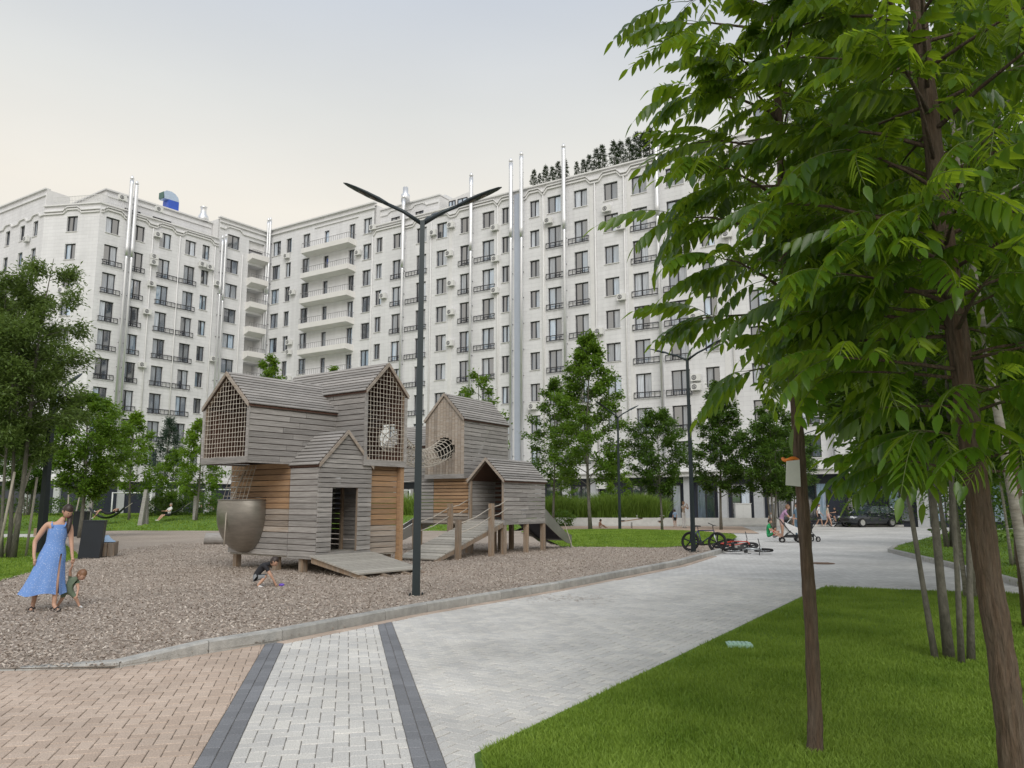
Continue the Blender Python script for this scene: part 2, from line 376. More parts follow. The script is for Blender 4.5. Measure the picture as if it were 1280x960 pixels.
def chips(n, ymin, ymax, size):
    X = rng.uniform(-14, 9, n*3); Y = ymin*(ymax/ymin)**rng.random(n*3)
    ok = in_poly(X, Y, mul) & (np.abs(X) < Y*.68+.3); X, Y = X[ok][:n], Y[ok][:n]; n = len(X)
    a = rng.uniform(0, 2*np.pi, n); l = size*rng.uniform(.5, 1.5, n); w = l*rng.uniform(.25, .55, n)
    tl = rng.uniform(-.6, .6, n); t2 = rng.uniform(-.5, .5, n)
    ux, uy, uz = np.cos(a)*np.cos(tl), np.sin(a)*np.cos(tl), np.sin(tl)
    vx, vy, vz = -np.sin(a), np.cos(a), np.sin(t2)
    z = .045+rng.uniform(-.01, .012, n)
    V = np.empty((n, 4, 3)); 
    for k, (p, q) in enumerate(((-1,-1),(1,-1),(1,1),(-1,1))):
        V[:, k, 0] = X+(p*ux*l+q*vx*w)/2; V[:, k, 1] = Y+(p*uy*l+q*vy*w)/2; V[:, k, 2] = z+(p*uz*l+q*vz*w)/2
    return V.reshape(-1, 3), np.arange(4*n).reshape(-1, 4)
def island_mat(name, cols, rough=.9):
    m, N, L, B = nm(name); ge = N.new('ShaderNodeNewGeometry'); rp = N.new('ShaderNodeValToRGB'); rp.color_ramp.interpolation = 'LINEAR'
    el = rp.color_ramp.elements
    for i, c in enumerate(cols):
        e = el[i] if i < 2 else el.new(1)
        e.position = i/(len(cols)-1); e.color = (*c, 1)
    L.new(ge.outputs['Random Per Island'], rp.inputs[0]); L.new(rp.outputs[0], B.inputs['Base Color']); B.inputs['Roughness'].default_value = rough
    return m
M_CHIP = island_mat('wood_chips', [(.22,.17,.14),(.31,.25,.205),(.39,.325,.27),(.46,.395,.335),(.60,.54,.47)])
V, F = chips(150000, 8.0, 34, .030); o = link('wood_chips', np_mesh('wood_chips', V, F, M_CHIP)); tag(o, 'loose brown and pale wood chips covering the play bed', 'wood chips', kind='stuff')

# concrete kerb round the play bed, one stone after another
kerb = empty('kerb', KP[0]); kerb['kind'] = 'structure'
def resample(P, step):
    out = [P[0].copy()]; acc = 0
    for a, b in zip(P, P[1:]):
        L_ = (b-a).length; d = step-acc
        while d <= L_: out.append(a.lerp(b, d/L_)); d += step
        acc = (acc+L_) % step
    return out
def kerb_run(pts, root, width, hfun, side=1, base=-.05, matl=None):
    for i, (a, b) in enumerate(zip(pts, pts[1:])):
        d = (b-a); L_ = d.length; d.normalize(); n = Vector((-d.y, d.x, 0))*side; g = .006
        ha, hb = hfun(i), hfun(i+1); c = .018; mb = MB()
        ring = lambda s, h: [(s, 0, base), (s, 0, h-c), (s, c, h), (s, width-c, h), (s, width, h-c), (s, width, base)]
        r0, r1 = ring(g, ha), ring(L_-g, hb); vs = r0+r1
        fs = [(k, k+1, k+7, k+6) for k in range(5)]+[(5, 0, 6, 11), tuple(range(5, -1, -1)), tuple(range(6, 12))]
        if side < 0: pass
        mb.add(vs, fs)
        w = axes(a-root.location, d, n, Vector((0,0,1)))
        mb.build('kerb_stone', matl or M_KERB, root, w)
kp = resample(KP, 1.0)
def hk(i):
    x = kp[min(i, len(kp)-1)].x
    return .022 if x < -4.35 else (.022+.118*min(1, (x+4.35)/1.0))
kerb_run(kp, kerb, .16, hk)

# lawns
lawn_near = [(-.25,5.58),(6.16,16.33),(8.1,15.6),(9.6,15.0),(20,13),(20,2.5),(.0,2.5)]
sheet('lawn', lawn_near, .02, M_SOIL)
def mound_l(x, y):
    t = max(0, min(1, (y-50)/9)); u = max(0, min(1, (86-y)/12)); return .02+.75*t*t*(3-2*t)*u
sheet('lawn', [(-60,50.2),(-18,50.2),(0,50),(2,58),(-2,70),(-24,84),(-60,84)], .02, M_SOIL, sub=6, zf=mound_l)
lawn_left = [(-10.9,17.5),(-11.35,19),(-13.2,25),(-15.6,29),(-22.5,40),(-50,40),(-50,17)]
sheet('lawn', lawn_left, .03, M_SOIL, sub=3)
sheet('path', [(-23,40.2),(-60,40.2),(-60,44),(-24,45)], .012, M_CONC)
sheet('lawn', [(-24.2,45.2),(-60,44.2),(-60,50.2),(-25,50.1)], .018, M_SOIL)
def mound_r(x, y): return .03+.28*max(0, 1-((x-5.5)/6)**2)*max(0, 1-((y-40.4)/9.4)**2)
isl = [(1.9,31.2),(5.5,30.6),(8.8,33.2),(10.5,38),(12,44),(10.5,50),(3,50),(.5,46),(1.2,38)]
sheet('lawn', isl, .03, M_SOIL, sub=4, zf=mound_r)
sheet('sand_pit', [(1,50),(14,46),(17,60),(0,61.5)], .012, M_SAND)
lawn_far = [(14.5,31),(13.07,28.4),(11.2,20),(10.25,16.6),(16,14.4),(40,8),(80,20),(80,50),(34,54),(26,48)]
sheet('lawn', lawn_far, .05, M_SOIL, sub=2)
k2 = empty('kerb', (14.5,31,0)); k2['kind'] = 'structure'
kerb_run(resample([Vector((14.5,31,0)), Vector((13.07,28.4,0)), Vector((11.2,20,0)), Vector((10.25,16.6,0)), Vector((16,14.4,0)), Vector((26,11.4,0))], 1.0), k2, .15, lambda i: .12, 1)
k3 = empty('lawn_edging', (-.3,5.5,0)); k3['kind'] = 'structure'
kerb_run(resample([Vector((-.08,2.6,0)), Vector((-.34,5.58,0)), Vector((6.07,16.36,0))], .8), k3, .09, lambda i: .02, -1, matl=M_CONC)
kerb_run(resample([Vector((6.2,16.42,0)), Vector((9.6,15.12,0)), Vector((20,13.1,0))], .8), k3, .09, lambda i: .02, 1, matl=M_CONC)
M_GRASS = leafmat('grass_blade', (.105,.195,.018), (.24,.345,.055), (.32,.46,.055), .3, .5, .2, patch=1.1)
def grass(name, poly, n, hmin, hmax, w, label, ymin, ymax, xr=None, z=.02, zf=None):
    Y = ymin*(ymax/ymin)**rng.random(n*4); xr = xr or .70
    X = (rng.random(n*4)*2-1)*xr*Y
    ok = in_poly(X, Y, poly); X, Y = X[ok][:n], Y[ok][:n]; n = len(X)
    a = rng.uniform(0, 2*np.pi, n); h = rng.uniform(hmin, hmax, n)*(1+.25*np.sin(X*2.1+1)*np.sin(Y*1.7)); ww = w*rng.uniform(.6, 1.3, n)*(1+Y/25)
    lx = rng.normal(0, .45, n)*h; ly = rng.normal(0, .45, n)*h
    ca, sa = np.cos(a)*ww/2, np.sin(a)*ww/2
    Z = np.full(n, z) if zf is None else np.array([zf(p, q) for p, q in zip(X, Y)])
    V = np.empty((n, 5, 3))
    V[:, 0] = np.c_[X-ca, Y-sa, Z-.01]; V[:, 1] = np.c_[X+ca, Y+sa, Z-.01]
    V[:, 2] = np.c_[X+ca*.8+lx*.4, Y+sa*.8+ly*.4, Z+h*.6]; V[:, 3] = np.c_[X-ca*.8+lx*.4, Y-sa*.8+ly*.4, Z+h*.6]
    V[:, 4] = np.c_[X+lx, Y+ly, Z+h]
    i = np.arange(n)*5
    F = np.concatenate([np.c_[i, i+1, i+2], np.c_[i, i+2, i+3], np.c_[i+3, i+2, i+4]])
    o = link(name, np_mesh(name, V.reshape(-1, 3), F, M_GRASS)); tag(o, label, 'grass', kind='stuff'); return o
near_in = [(-.20,5.6),(6.22,16.25),(8.1,15.5),(9.6,14.9),(20,12.9),(20,2.5),(.06,2.5)]
grass('grass', near_in, 230000, .028, .06, .006, 'mown green grass of the lawn with two young trees', 4.6, 16.5, .72)
grass('grass', lawn_left, 50000, .03, .07, .012, 'mown grass of the lawn behind the woman in blue', 17, 40, .72, z=.03)
grass('grass', isl, 50000, .03, .06, .014, 'mown grass of the low mound between chip bed and sand pit', 30, 50, .4, zf=mound_r)
grass('grass', lawn_far, 45000, .03, .07, .012, 'mown grass beyond the road bend under the grove', 14, 50, 1.0, z=.05)
grass('grass', [(-60,50.2),(-18,50.2),(0,50),(2,58),(-2,70),(-24,84),(-60,84)], 50000, .04, .1, .02, 'rough grass on the rise behind the play houses', 50, 84, .72, zf=mound_l)
# ------------------------------------------------------------------ the apartment buildings
def facade_mat(name, col):
    m, N, L, B = nm(name)
    tc = N.new('ShaderNodeTexCoord'); sp = N.new('ShaderNodeSeparateXYZ'); cb = N.new('ShaderNodeCombineXYZ')
    L.new(tc.outputs['Object'], sp.inputs[0]); L.new(sp.outputs['X'], cb.inputs[0]); L.new(sp.outputs['Z'], cb.inputs[1])
    br = N.new('ShaderNodeTexBrick'); br.inputs['Scale'].default_value = 1; br.inputs['Brick Width'].default_value = 1.2; br.inputs['Row Height'].default_value = .385; br.inputs['Mortar Size'].default_value = .012; br.inputs['Mortar Smooth'].default_value = .3
    br.inputs['Color1'].default_value = (*[c*.965 for c in col], 1); br.inputs['Color2'].default_value = (*[min(1, c*1.02) for c in col], 1); br.inputs['Mortar'].default_value = (*[c*.86 for c in col], 1)
    L.new(cb.outputs[0], br.inputs['Vector'])
    no = N.new('ShaderNodeTexNoise'); no.inputs['Scale'].default_value = .35; no.inputs['Detail'].default_value = 7; L.new(tc.outputs['Object'], no.inputs['Vector'])
    mr = N.new('ShaderNodeMapRange'); mr.inputs[1].default_value = .3; mr.inputs[2].default_value = .7; mr.inputs[3].default_value = .93; mr.inputs[4].default_value = 1.05; L.new(no.outputs['Fac'], mr.inputs[0])
    # faint rain streaks
    mp = N.new('ShaderNodeMapping'); mp.inputs['Scale'].default_value = (2.2, 2.2, .05); L.new(tc.outputs['Object'], mp.inputs[0])
    n2 = N.new('ShaderNodeTexNoise'); n2.inputs['Scale'].default_value = 1; n2.inputs['Detail'].default_value = 5; L.new(mp.outputs[0], n2.inputs['Vector'])
    m2 = N.new('ShaderNodeMapRange'); m2.inputs[1].default_value = .35; m2.inputs[2].default_value = .75; m2.inputs[3].default_value = 1.03; m2.inputs[4].default_value = .93; L.new(n2.outputs['Fac'], m2.inputs[0])
    mm = N.new('ShaderNodeMath'); mm.operation = 'MULTIPLY'; L.new(mr.outputs[0], mm.inputs[0]); L.new(m2.outputs[0], mm.inputs[1])
    sc = N.new('ShaderNodeVectorMath'); sc.operation = 'SCALE'; L.new(br.outputs['Color'], sc.inputs[0]); L.new(mm.outputs[0], sc.inputs['Scale'])
    L.new(sc.outputs[0], B.inputs['Base Color']); B.inputs['Roughness'].default_value = .75
    bp = N.new('ShaderNodeBump'); bp.inputs['Strength'].default_value = .5; bp.inputs['Distance'].default_value = .02; L.new(br.outputs['Fac'], bp.inputs['Height']); bp.invert = True; L.new(bp.outputs[0], B.inputs['Normal'])
    return m
M_WALL = facade_mat('white_cladding', (.68, .68, .685))
M_TRIM = mat('white_trim', (.67, .665, .655), .7, var=.08, scale=1.5)
M_BALC = mat('balcony_plaster', (.70, .685, .66), .8, var=.06, scale=1.2)
M_FRAME = mat('window_frame_dark', (.025, .026, .03), .45, var=.05)
M_NAVY = mat('navy_panel', (.022, .027, .042), .5, var=.15, scale=1.0)
M_PILL = mat('pillar_grey', (.45, .46, .47), .7, var=.08)
M_GREYP = mat('grey_blue_panel', (.42, .46, .53), .6, var=.06, scale=.8)
M_STEEL = mat('flue_steel', (.78, .79, .81), .36, .75, var=.10, scale=1.2, stretch=(1,1,.3))
M_RAIL = mat('black_rail', (.03, .03, .033), .45)
M_AC = mat('ac_white', (.66, .66, .64), .5, var=.05); M_ACD = mat('ac_grille', (.10, .10, .11), .6)
M_ROOF = mat('roof_grey', (.30, .30, .31), .8)
def glass(name, col, rough, spec=.9, coat=0):
    m, N, L, B = nm(name); oi = N.new('ShaderNodeObjectInfo'); mr = N.new('ShaderNodeMapRange'); mr.inputs[3].default_value = .55; mr.inputs[4].default_value = 1.5; L.new(oi.outputs['Random'], mr.inputs[0])
    tc = N.new('ShaderNodeTexCoord'); wv = N.new('ShaderNodeTexNoise'); mp = N.new('ShaderNodeMapping'); mp.inputs['Scale'].default_value = (9, 1, .5)
    ad = N.new('ShaderNodeVectorMath'); ad.operation = 'ADD'; L.new(tc.outputs['Object'], ad.inputs[0]); L.new(oi.outputs['Location'], ad.inputs[1]); L.new(ad.outputs[0], mp.inputs[0]); L.new(mp.outputs[0], wv.inputs['Vector']); wv.inputs['Scale'].default_value = 1.3
    m2 = N.new('ShaderNodeMapRange'); m2.inputs[1].default_value = .35; m2.inputs[2].default_value = .65; m2.inputs[3].default_value = .7; m2.inputs[4].default_value = 1.25; L.new(wv.outputs['Fac'], m2.inputs[0])
    mm = N.new('ShaderNodeMath'); mm.operation = 'MULTIPLY'; L.new(mr.outputs[0], mm.inputs[0]); L.new(m2.outputs[0], mm.inputs[1])
    sc = N.new('ShaderNodeVectorMath'); sc.operation = 'SCALE'; sc.inputs[0].default_value = col; L.new(mm.outputs[0], sc.inputs['Scale']); L.new(sc.outputs[0], B.inputs['Base Color'])
    B.inputs['Roughness'].default_value = rough; B.inputs['Specular IOR Level'].default_value = spec; B.inputs['IOR'].default_value = 2.3
    if coat: B.inputs['Coat Weight'].default_value = coat; B.inputs['Coat Roughness'].default_value = .02
    return m
M_GLD = glass('glass_dark_room', (.028, .038, .055), .04, 1.0); M_GLC = glass('glass_drawn_curtain', (.36, .395, .44), .25, .5, 1.0); M_GLG = glass('glass_half_shade', (.10, .125, .16), .1, .8, .6)  # bluish sky reflection tinted into the base colours, over dark rooms and curtains
M_GLB = glass('glass_bluish_sky_tint', (.26, .35, .45), .04, 1.0)  # bluish glass, with reflected sky put into the base colour

_win = {}
def win_mesh(w, h):
    k = (round(w, 2), round(h, 2))
    if k not in _win:
        f = MB(); t = .085
        f.box(0, w, -.03, .05, 0, t); f.box(0, w, -.03, .05, h-t, h); f.box(0, t, -.03, .05, t, h-t); f.box(w-t, w, -.03, .05, t, h-t)
        n = 1 if w < .8 else 2
        if n == 2: f.box(w*.5-.055, w*.5+.055, -.035, .05, t, h-t)
        fm = f.mesh('window', M_FRAME); pw = (w-2*t)/2-.055 if n == 2 else w-2*t
        p = MB().quad((-pw/2, 0, -(h-2*t)/2), (pw/2, 0, -(h-2*t)/2), (pw/2, 0, (h-2*t)/2), (-pw/2, 0, (h-2*t)/2))
        s = MB().box(-.06, w+.06, -.30, -.06, -.06, -.005)
        pms = {m.name: None for m in (M_GLD, M_GLC, M_GLG, M_GLB)}
        for m in (M_GLD, M_GLC, M_GLG, M_GLB): pms[m.name] = p.mesh('pane', m)
        _win[k] = (fm, pms, s.mesh('window_sill', M_TRIM), pw, n, t)
    return _win[k]
def put_window(root, MF, u0, u1, z0, z1, rec=.22, sill=True, bias=None):
    w, h = u1-u0, z1-z0; fm, pms, sm, pw, n, t = win_mesh(w, h)
    o = link('window', fm, root, MF @ T(u0, rec, z0))
    dk = random.randrange(2)  # this pane stays darker, the other favours the painted sky tint
    for i in range(n):
        cx = w*.5 if n == 1 else (t+pw/2 if i == 0 else w-t-pw/2)
        m = random.choices((M_GLD, M_GLC, M_GLG, M_GLB), bias or ((4, .8, 3, .6) if i == dk else (1, 4, 1.5, 2.6)))[0]
        link('pane', pms[m.name], o, T(cx, .02, h/2) @ RZ(R(random.uniform(-.8, .8))) @ RX(R(random.uniform(-1.2, 1.2))))
    if sill: link('window_sill', sm, o, Matrix.Identity(4))
    return o
def wall_with_holes(root, MF, u0, u1, z0, z1, cols, name='wall', material=None, rec=.22):
    """cols: list of (ua, ub, [(za, zb), ...]) openings; reveals included"""
    mb = MB(); u = u0
    for (a, b, ops) in sorted(cols):
        if a > u: mb.quad((u,0,z0), (a,0,z0), (a,0,z1), (u,0,z1))
        z = z0
        for (za, zb) in sorted(ops):
            if za > z: mb.quad((a,0,z), (b,0,z), (b,0,za), (a,0,za))
            mb.quad((a,0,za), (a,rec,za), (a,rec,zb), (a,0,zb)); mb.quad((b,0,za), (b,0,zb), (b,rec,zb), (b,rec,za))
            mb.quad((a,0,za), (b,0,za), (b,rec,za), (a,rec,za)); mb.quad((a,0,zb), (a,rec,zb), (b,rec,zb), (b,0,zb))
            z = zb
        if z < z1: mb.quad((a,0,z), (b,0,z), (b,0,z1), (a,0,z1))
        u = b
    if u < u1: mb.quad((u,0,z0), (u1,0,z0), (u1,0,z1), (u,0,z1))
    return mb.build(name, material or M_WALL, root, MF)
_rail = {}
def put_rail(root, MF, ua, ub, z0, h=.55):
    L_ = round(ub-ua, 2)
    if L_ not in _rail:
        mb = MB(); y0, y1 = -.16, -.12
        mb.box(0, L_, y0, y1, h-.08, h); mb.box(0, L_, y0, y1, 0, .08)
        n = max(2, int(L_/.42)); 
        for i in range(n+1): x = .02+(L_-.04)*i/n; mb.box(x-.022, x+.022, y0+.005, y1-.005, .08, h-.08)
        for x in (.02, L_-.02): mb.box(x-.018, x+.018, y1, .0, h-.065, h-.015); mb.box(x-.018, x+.018, y1, .0, .015, .065)
        _rail[L_] = mb.mesh('balcony_railing', M_RAIL)
    return link('balcony_railing', _rail[L_], root, MF @ T(ua, 0, z0))
def ac_meshes():
    b = MB().box(-.42, .42, -.42, -.10, 0, .58); b.box(-.34, -.30, -.12, 0, -.05, 0); b.box(.30, .34, -.12, 0, -.05, 0)
    b.box(-.34, -.30, -.42, -.1, -.04, -.002); b.box(.30, .34, -.42, -.1, -.04, -.002)
    g = MB(); c = (-.12, -.425, .29); vs = [c]+[(c[0]+.22*math.cos(2*math.pi*k/16), c[1], c[2]+.22*math.sin(2*math.pi*k/16)) for k in range(16)]
    g.add(vs, [(0, 1+(k+1) % 16, 1+k) for k in range(16)])
    r = MB().tube([(c[0]+.12*math.cos(2*math.pi*k/12), c[1]-.008, c[2]+.12*math.sin(2*math.pi*k/12)) for k in range(12)], .018, 4, closed=True); r.tube([(c[0]-.2, c[1]-.008, c[2]), (c[0]+.2, c[1]-.008, c[2])], .012, 4)
    return b.mesh('air_conditioner', M_AC), g.mesh('fan_opening', M_ACD), r.mesh('fan_guard', M_AC)
AC_B, AC_G, AC_R = ac_meshes()
def put_ac(root, MF, u, z):
    o = link('air_conditioner', AC_B, root, MF @ T(u, 0, z)); link('fan_opening', AC_G, o, Matrix.Identity(4)); link('fan_guard', AC_R, o, Matrix.Identity(4))
def put_flue(root, MF, u, zbreak, ztop, r1=.21, r2=.14, y=-.42, zlow=4.3):
    mb = MB(); mb.tube([(u, y, zlow), (u, y, zbreak-.3), (u, y, zbreak-.05)], [r2, r2, r2], 10)
    o = mb.build('flue_pipe', M_STEEL, root, MF, True)
    up = MB(); zs = [zbreak-.06]
    while zs[-1] < ztop-1.0: zs += [zs[-1]+.96, zs[-1]+.98, zs[-1]+1.0]
    pts = []; rr = []
    for i, z in enumerate(zs): pts.append((u, y, z)); rr.append(r1)
    pts.append((u, y, ztop)); rr.append(r1); up.tube(pts, rr, 12); up.build('flue_jacket', M_STEEL, o, None, True)
    cp = MB().tube([(u, y, ztop-.02), (u, y, ztop+.12), (u, y, ztop+.18), (u, y, ztop+.45), (u, y, ztop+.55)], [r1*.7, r1*.7, r1*1.15, r1*.5, .03], 10); cp.build('flue_cap', M_STEEL, o, None, True)
    br = MB()
    z = zlow+1.2
    while z < ztop-1: br.box(u-.03, u+.03, y, 0, z, z+.05); z += 2.6
    br.build('flue_bracket', M_RAIL, o)
def put_downpipe(root, MF, u, z0, z1):
    MB().tube([(u, -.10, z0), (u, -.10, z1)], .065, 8).build('downpipe', M_TRIM, root, MF, True)
def moulding(root, MF, u0, u1, z, bumps, h=.14, d=.16, up=.62, name='cornice', y=0):
    """raised string course that steps up over each top window"""
    pts = [(u0, z)]
    for (a, b) in bumps:
        pts += [(a-.45, z), (a-.2, z+.3), (a-.2, z+up-.2), (a, z+up), (b, z+up), (b+.2, z+up-.2), (b+.2, z+.3), (b+.45, z)]
    pts.append((u1, z)); mb = MB()
    for (a, b) in zip(pts, pts[1:]):
        if abs(b[0]-a[0])+abs(b[1]-a[1]) < 1e-3: continue
        dx, dz = b[0]-a[0], b[1]-a[1]; l = math.hypot(dx, dz); nx, nz = -dz/l*h/2, dx/l*h/2
        mb.hexa([(a[0]-nx, y-d, a[1]-nz), (b[0]-nx, y-d, b[1]-nz), (b[0]-nx, y, b[1]-nz), (a[0]-nx, y, a[1]-nz), (a[0]+nx, y-d, a[1]+nz), (b[0]+nx, y-d, b[1]+nz), (b[0]+nx, y, b[1]+nz), (a[0]+nx, y, a[1]+nz)])
    return mb.build(name, M_TRIM, root, MF)
def fill_columns(root, MF, cols, tops, hplain=1.72, hrail=2.2, railcol=None, skip=(), bias=None):
    """cols: (u0, u1, kind, rail0, rail1); top row has no railing"""
    out = []
    for (a, b, kind, ra, rb) in cols:
        ops = []
        for k, zt in enumerate(tops):
            if (a, k) in skip: continue
            rail = kind == 'R' and 0 < k < len(tops)-1
            hh = hrail if rail else hplain; ops.append((zt-hh, zt))
            put_window(root, MF, a, b, zt-hh, zt, sill=not rail, bias=bias)
            if rail: put_rail(root, MF, ra, rb, zt-hrail-.03)
        out.append((a, b, ops))
    return out

K_W = .989
def P2(x, Y): return Vector(((x-640)/1011*Y, Y, 0))
mA, mB = P2(801, 70.4), P2(343, 96.0)
w1, w2 = P2(125, 83.3*K_W), P2(265, 93.9*K_W)
dm = (mA-mB).normalized(); dw = (w2-w1).normalized()
def isect(a, d, b, e):
    den = d.x*e.y-d.y*e.x; t = ((b.x-a.x)*e.y-(b.y-a.y)*e.x)/den; return a+d*t
CORNER = isect(mB, dm, w1, dw)
MAIN0 = Vector((-29.2556, 96.6845, 0))          # u = 0 of the measured main front
U_C = (CORNER-MAIN0).dot(dm)
print('corner u', U_C, CORNER)
def frame(o, d): return axes(o, d, Vector((-d.y, d.x, 0)), Vector((0,0,1)))
FM = frame(MAIN0, dm)
main = empty('apartment_building', MAIN0+dm*40, 0, 'long white apartment block with silver flues, balconies and a navy ground floor', 'building')
RI = Matrix.Translation(-main.location)
MF = RI @ FM
tops_m = [31.6-3.08*k for k in range(9)]
colsR = [(16.45,17.4,'P',0,0),(18.95,20.5,'R',18.8,20.65),(22.4,23.8,'R',21.0,23.95),(25.2,26.6,'P',0,0),(28.35,29.8,'R',28.2,29.9),(31.2,32.7,'R',30.25,32.85),
         (33.65,34.65,'P',0,0),(37.0,38.1,'P',0,0),(39.05,40.55,'R',38.9,40.95),(42.0,43.45,'R',41.4,43.6),(45.2,46.65,'P',0,0),(48.05,49.55,'R',47.9,50.4),(51.4,53.1,'R',50.95,53.25),(54.5,55.7,'P',0,0),
         (58.4,59.9,'P',0,0),(62.0,63.5,'R',61.8,64.2),(66.0,67.5,'R',64.8,67.7),(70,71.5,'P',0,0),(74,75.5,'R',73.8,75.7)]
holes = fill_columns(main, MF, colsR, tops_m, skip={(28.35,99)})
ZB = 4.35
wall_with_holes(main, MF, 16.05, 82, ZB, 33.0, holes)
# recessed grey blue strip with its two flues
MB().box(35.2, 36.1, -.05, .0, ZB, 32.7).build('strip_panel', M_GREYP, main, MF)
tops_t = [34.3-3.1*k for k in range(9)]
colsT = [(-1.1,.4,'P',0,0),(1.4,2.35,'P',0,0),(4.35,5.6,'P',0,0),(14.4,15.7,'P',0,0)]
holesT = fill_columns(main, MF, colsT, tops_t, hplain=1.85)
opsD = []
for (a, b) in ((8.05, 8.85), (12.15, 13.1)):
    ops = []
    for zt in tops_t[:8]:
        put_window(main, MF, a, b, zt-2.5, zt-.25, sill=False); ops.append((zt-2.5, zt-.25))
    holesT.append((a, b, ops))
wall_with_holes(main, MF, U_C, 16.05, ZB, 35.9, holesT)
for k, zt in enumerate(tops_t[:8]):           # cantilevered balconies
    zf = zt-2.62
    MB().hexa([(5.5,-1.25,zf-.28),(13.3,-1.25,zf-.28),(13.35,0,zf-.42),(5.2,0,zf-.42),(5.5,-1.25,zf+.32),(13.3,-1.25,zf+.32),(13.35,0,zf+.32),(5.2,0,zf+.32)]).build('balcony', M_BALC, main, MF)
    b = bpy.data.objects[-1] if False else None
    rl = MB(); yy = -1.2
    rl.box(5.55, 13.27, yy-.02, yy+.02, zf+.93, zf+.97)
    rl.box(5.53, 5.57, yy, 0, zf+.93, zf+.97); rl.box(13.23, 13.27, yy, 0, zf+.93, zf+.97)
    for i in range(23): x = 5.55+7.7*i/22; rl.box(x-.012, x+.012, yy-.012, yy+.012, zf+.32, zf+.93)
    for i in range(1, 4):
        for x in (5.55, 13.25): rl.box(x-.012, x+.012, yy+i*.3-.012, yy+i*.3+.012, zf+.32, zf+.93)
    rl.build('balcony_rail', MATS.get('grey_rail') or mat('grey_rail', (.25,.25,.25), .4, .6), main, MF)
# string courses, parapets, attic
bm_top = [(a, b) for (a, b, *_r) in colsR]
moulding(main, MF, 16.1, 35.1, 31.95, [(16.5,20.5),(22.4,26.6),(28.3,32.7),(33.7,34.6)], up=.5)
moulding(main, MF, 36.2, 82, 31.95, [(37.0,38.1),(39.1,43.4),(45.2,46.6),(48.1,53.1),(54.5,55.7)], up=.5)
moulding(main, MF, 16.1, 35.1, 32.2, [(16.5,20.5),(22.4,26.6),(28.3,32.7),(33.7,34.6)], h=.09, d=.24, up=.5)
moulding(main, MF, 36.2, 82, 32.2, [(37.0,38.1),(39.1,43.4),(45.2,46.6),(48.1,53.1),(54.5,55.7)], h=.09, d=.24, up=.5)
MB().box(16.06, 82, -.22, .3, 32.96, 33.1).build('parapet_cap', M_TRIM, main, MF)
MB().box(U_C+.25, 16.2, -.28, .3, 35.86, 36.02).build('parapet_cap', M_TRIM, main, MF)
moulding(main, MF, U_C+.1, 16.2, 35.3, [], h=.12, d=.2); moulding(main, MF, 6.4, 13.6, 34.75, [], h=.10, d=.12)
MB().box(U_C+.1, 82, .35, 13, 31.2, 32.9).build('roof', M_ROOF, main, MF)
MB().box(U_C+.6, 16.0, .4, 12, 33.0, 35.8).build('roof_storey', M_TRIM, main, MF)
# set-back attic between tower and the penthouse
at = [(17.6,18.95,[(33.35,34.1)]),(21.2,22.4,[(33.35,34.1)])]
MFA = MF @ T(0, 1.1, 0)
for (a, b, ops) in at: put_window(main, MFA, a, b, ops[0][0], ops[0][1], rec=.12, sill=False)
wall_with_holes(main, MFA, 16.0, 24.6, 32.9, 35.3, at, 'attic_wall', rec=.12)
MB().box(16.0, 24.75, .95, 8, 35.3, 35.45).build('attic_roof', M_TRIM, main, MF)
MB().box(24.602, 24.68, 1.1, 7.9, 32.9, 35.29).build('attic_wall', M_TRIM, main, MF)
moulding(main, MFA, 16.1, 24.5, 34.6, [(17.6,18.9),(21.2,22.4)], h=.1, d=.12, up=.35)
ph = MB().add([(25.4,1.6,32.9),(29.3,1.6,32.9),(29.3,6,32.9),(25.4,6,32.9),(25.4,1.6,34.7),(28.2,1.6,35.1),(29.3,1.6,34.5),(25.4,6,34.7),(28.2,6,35.1),(29.3,6,34.5)], [(0,1,6,5,4),(1,2,9,6),(3,0,4,7),(4,5,8,7),(5,6,9,8)]).build('penthouse', M_TRIM, main, MF)
for (a, b) in ((25.6, 26.5), (26.8, 28.1)): put_window(main, MF @ T(0, 1.55, 0), a, b, 33.2, 34.55, rec=0, sill=False, bias=(0, 0, 1, 5))
MB().box(10.2, 12.4, 2.0, 4.5, 35.8, 36.9).build('roof_hut', M_TRIM, main, MF)
# high storey at the far right end
MB().box(58.5, 82, 1.2, 12, 32.9, 36.4).build('roof_storey', M_WALL, main, MF)
for a in (59.3, 62.0, 64.8, 68): put_window(main, MF @ T(0, 1.16, 0), a, a+1.7, 33.5, 35.6, rec=0, sill=False, bias=(0, 0, 1, 5))
rr = MB()
for i in range(17): rr.box(50.4+i*.5, 50.43+i*.5, -.02, .01, 33.1, 33.95)
rr.box(50.4, 58.5, -.03, .02, 33.95, 34.0); rr.build('roof_railing', M_RAIL, main, MF)
for (u, zb, zt) in ((20.78,27.4,35.2),(30.05,27.7,35.6),(35.02,28.2,36.0),(36.28,28.0,36.4),(41.15,27.9,36.0),(50.72,27.3,36.2),(64.5,27.5,36.3)):
    put_flue(main, MF, u, zb, zt, .21, .15, zlow=5.0)
for u in (-1.65, -1.25): put_flue(main, MF, u, 27.6, 37.0, .17, .12)
for u in (16.0, 24.5, 33.2, 38.6, 44.3, 47.3, 57.0): put_downpipe(main, MF, u, ZB+.3, 31.9)
for u in (26.9, 33.0, 38.35, 43.7, 47.6, 56.2): MB().box(u, u+.42, -.045, 0, ZB+.2, 31.6).build('pilaster', M_TRIM, main, MF)
MB().box(20.6, 24, 3, 5, 35.3, 36.2).build('roof_vent', M_STEEL, main, MF)
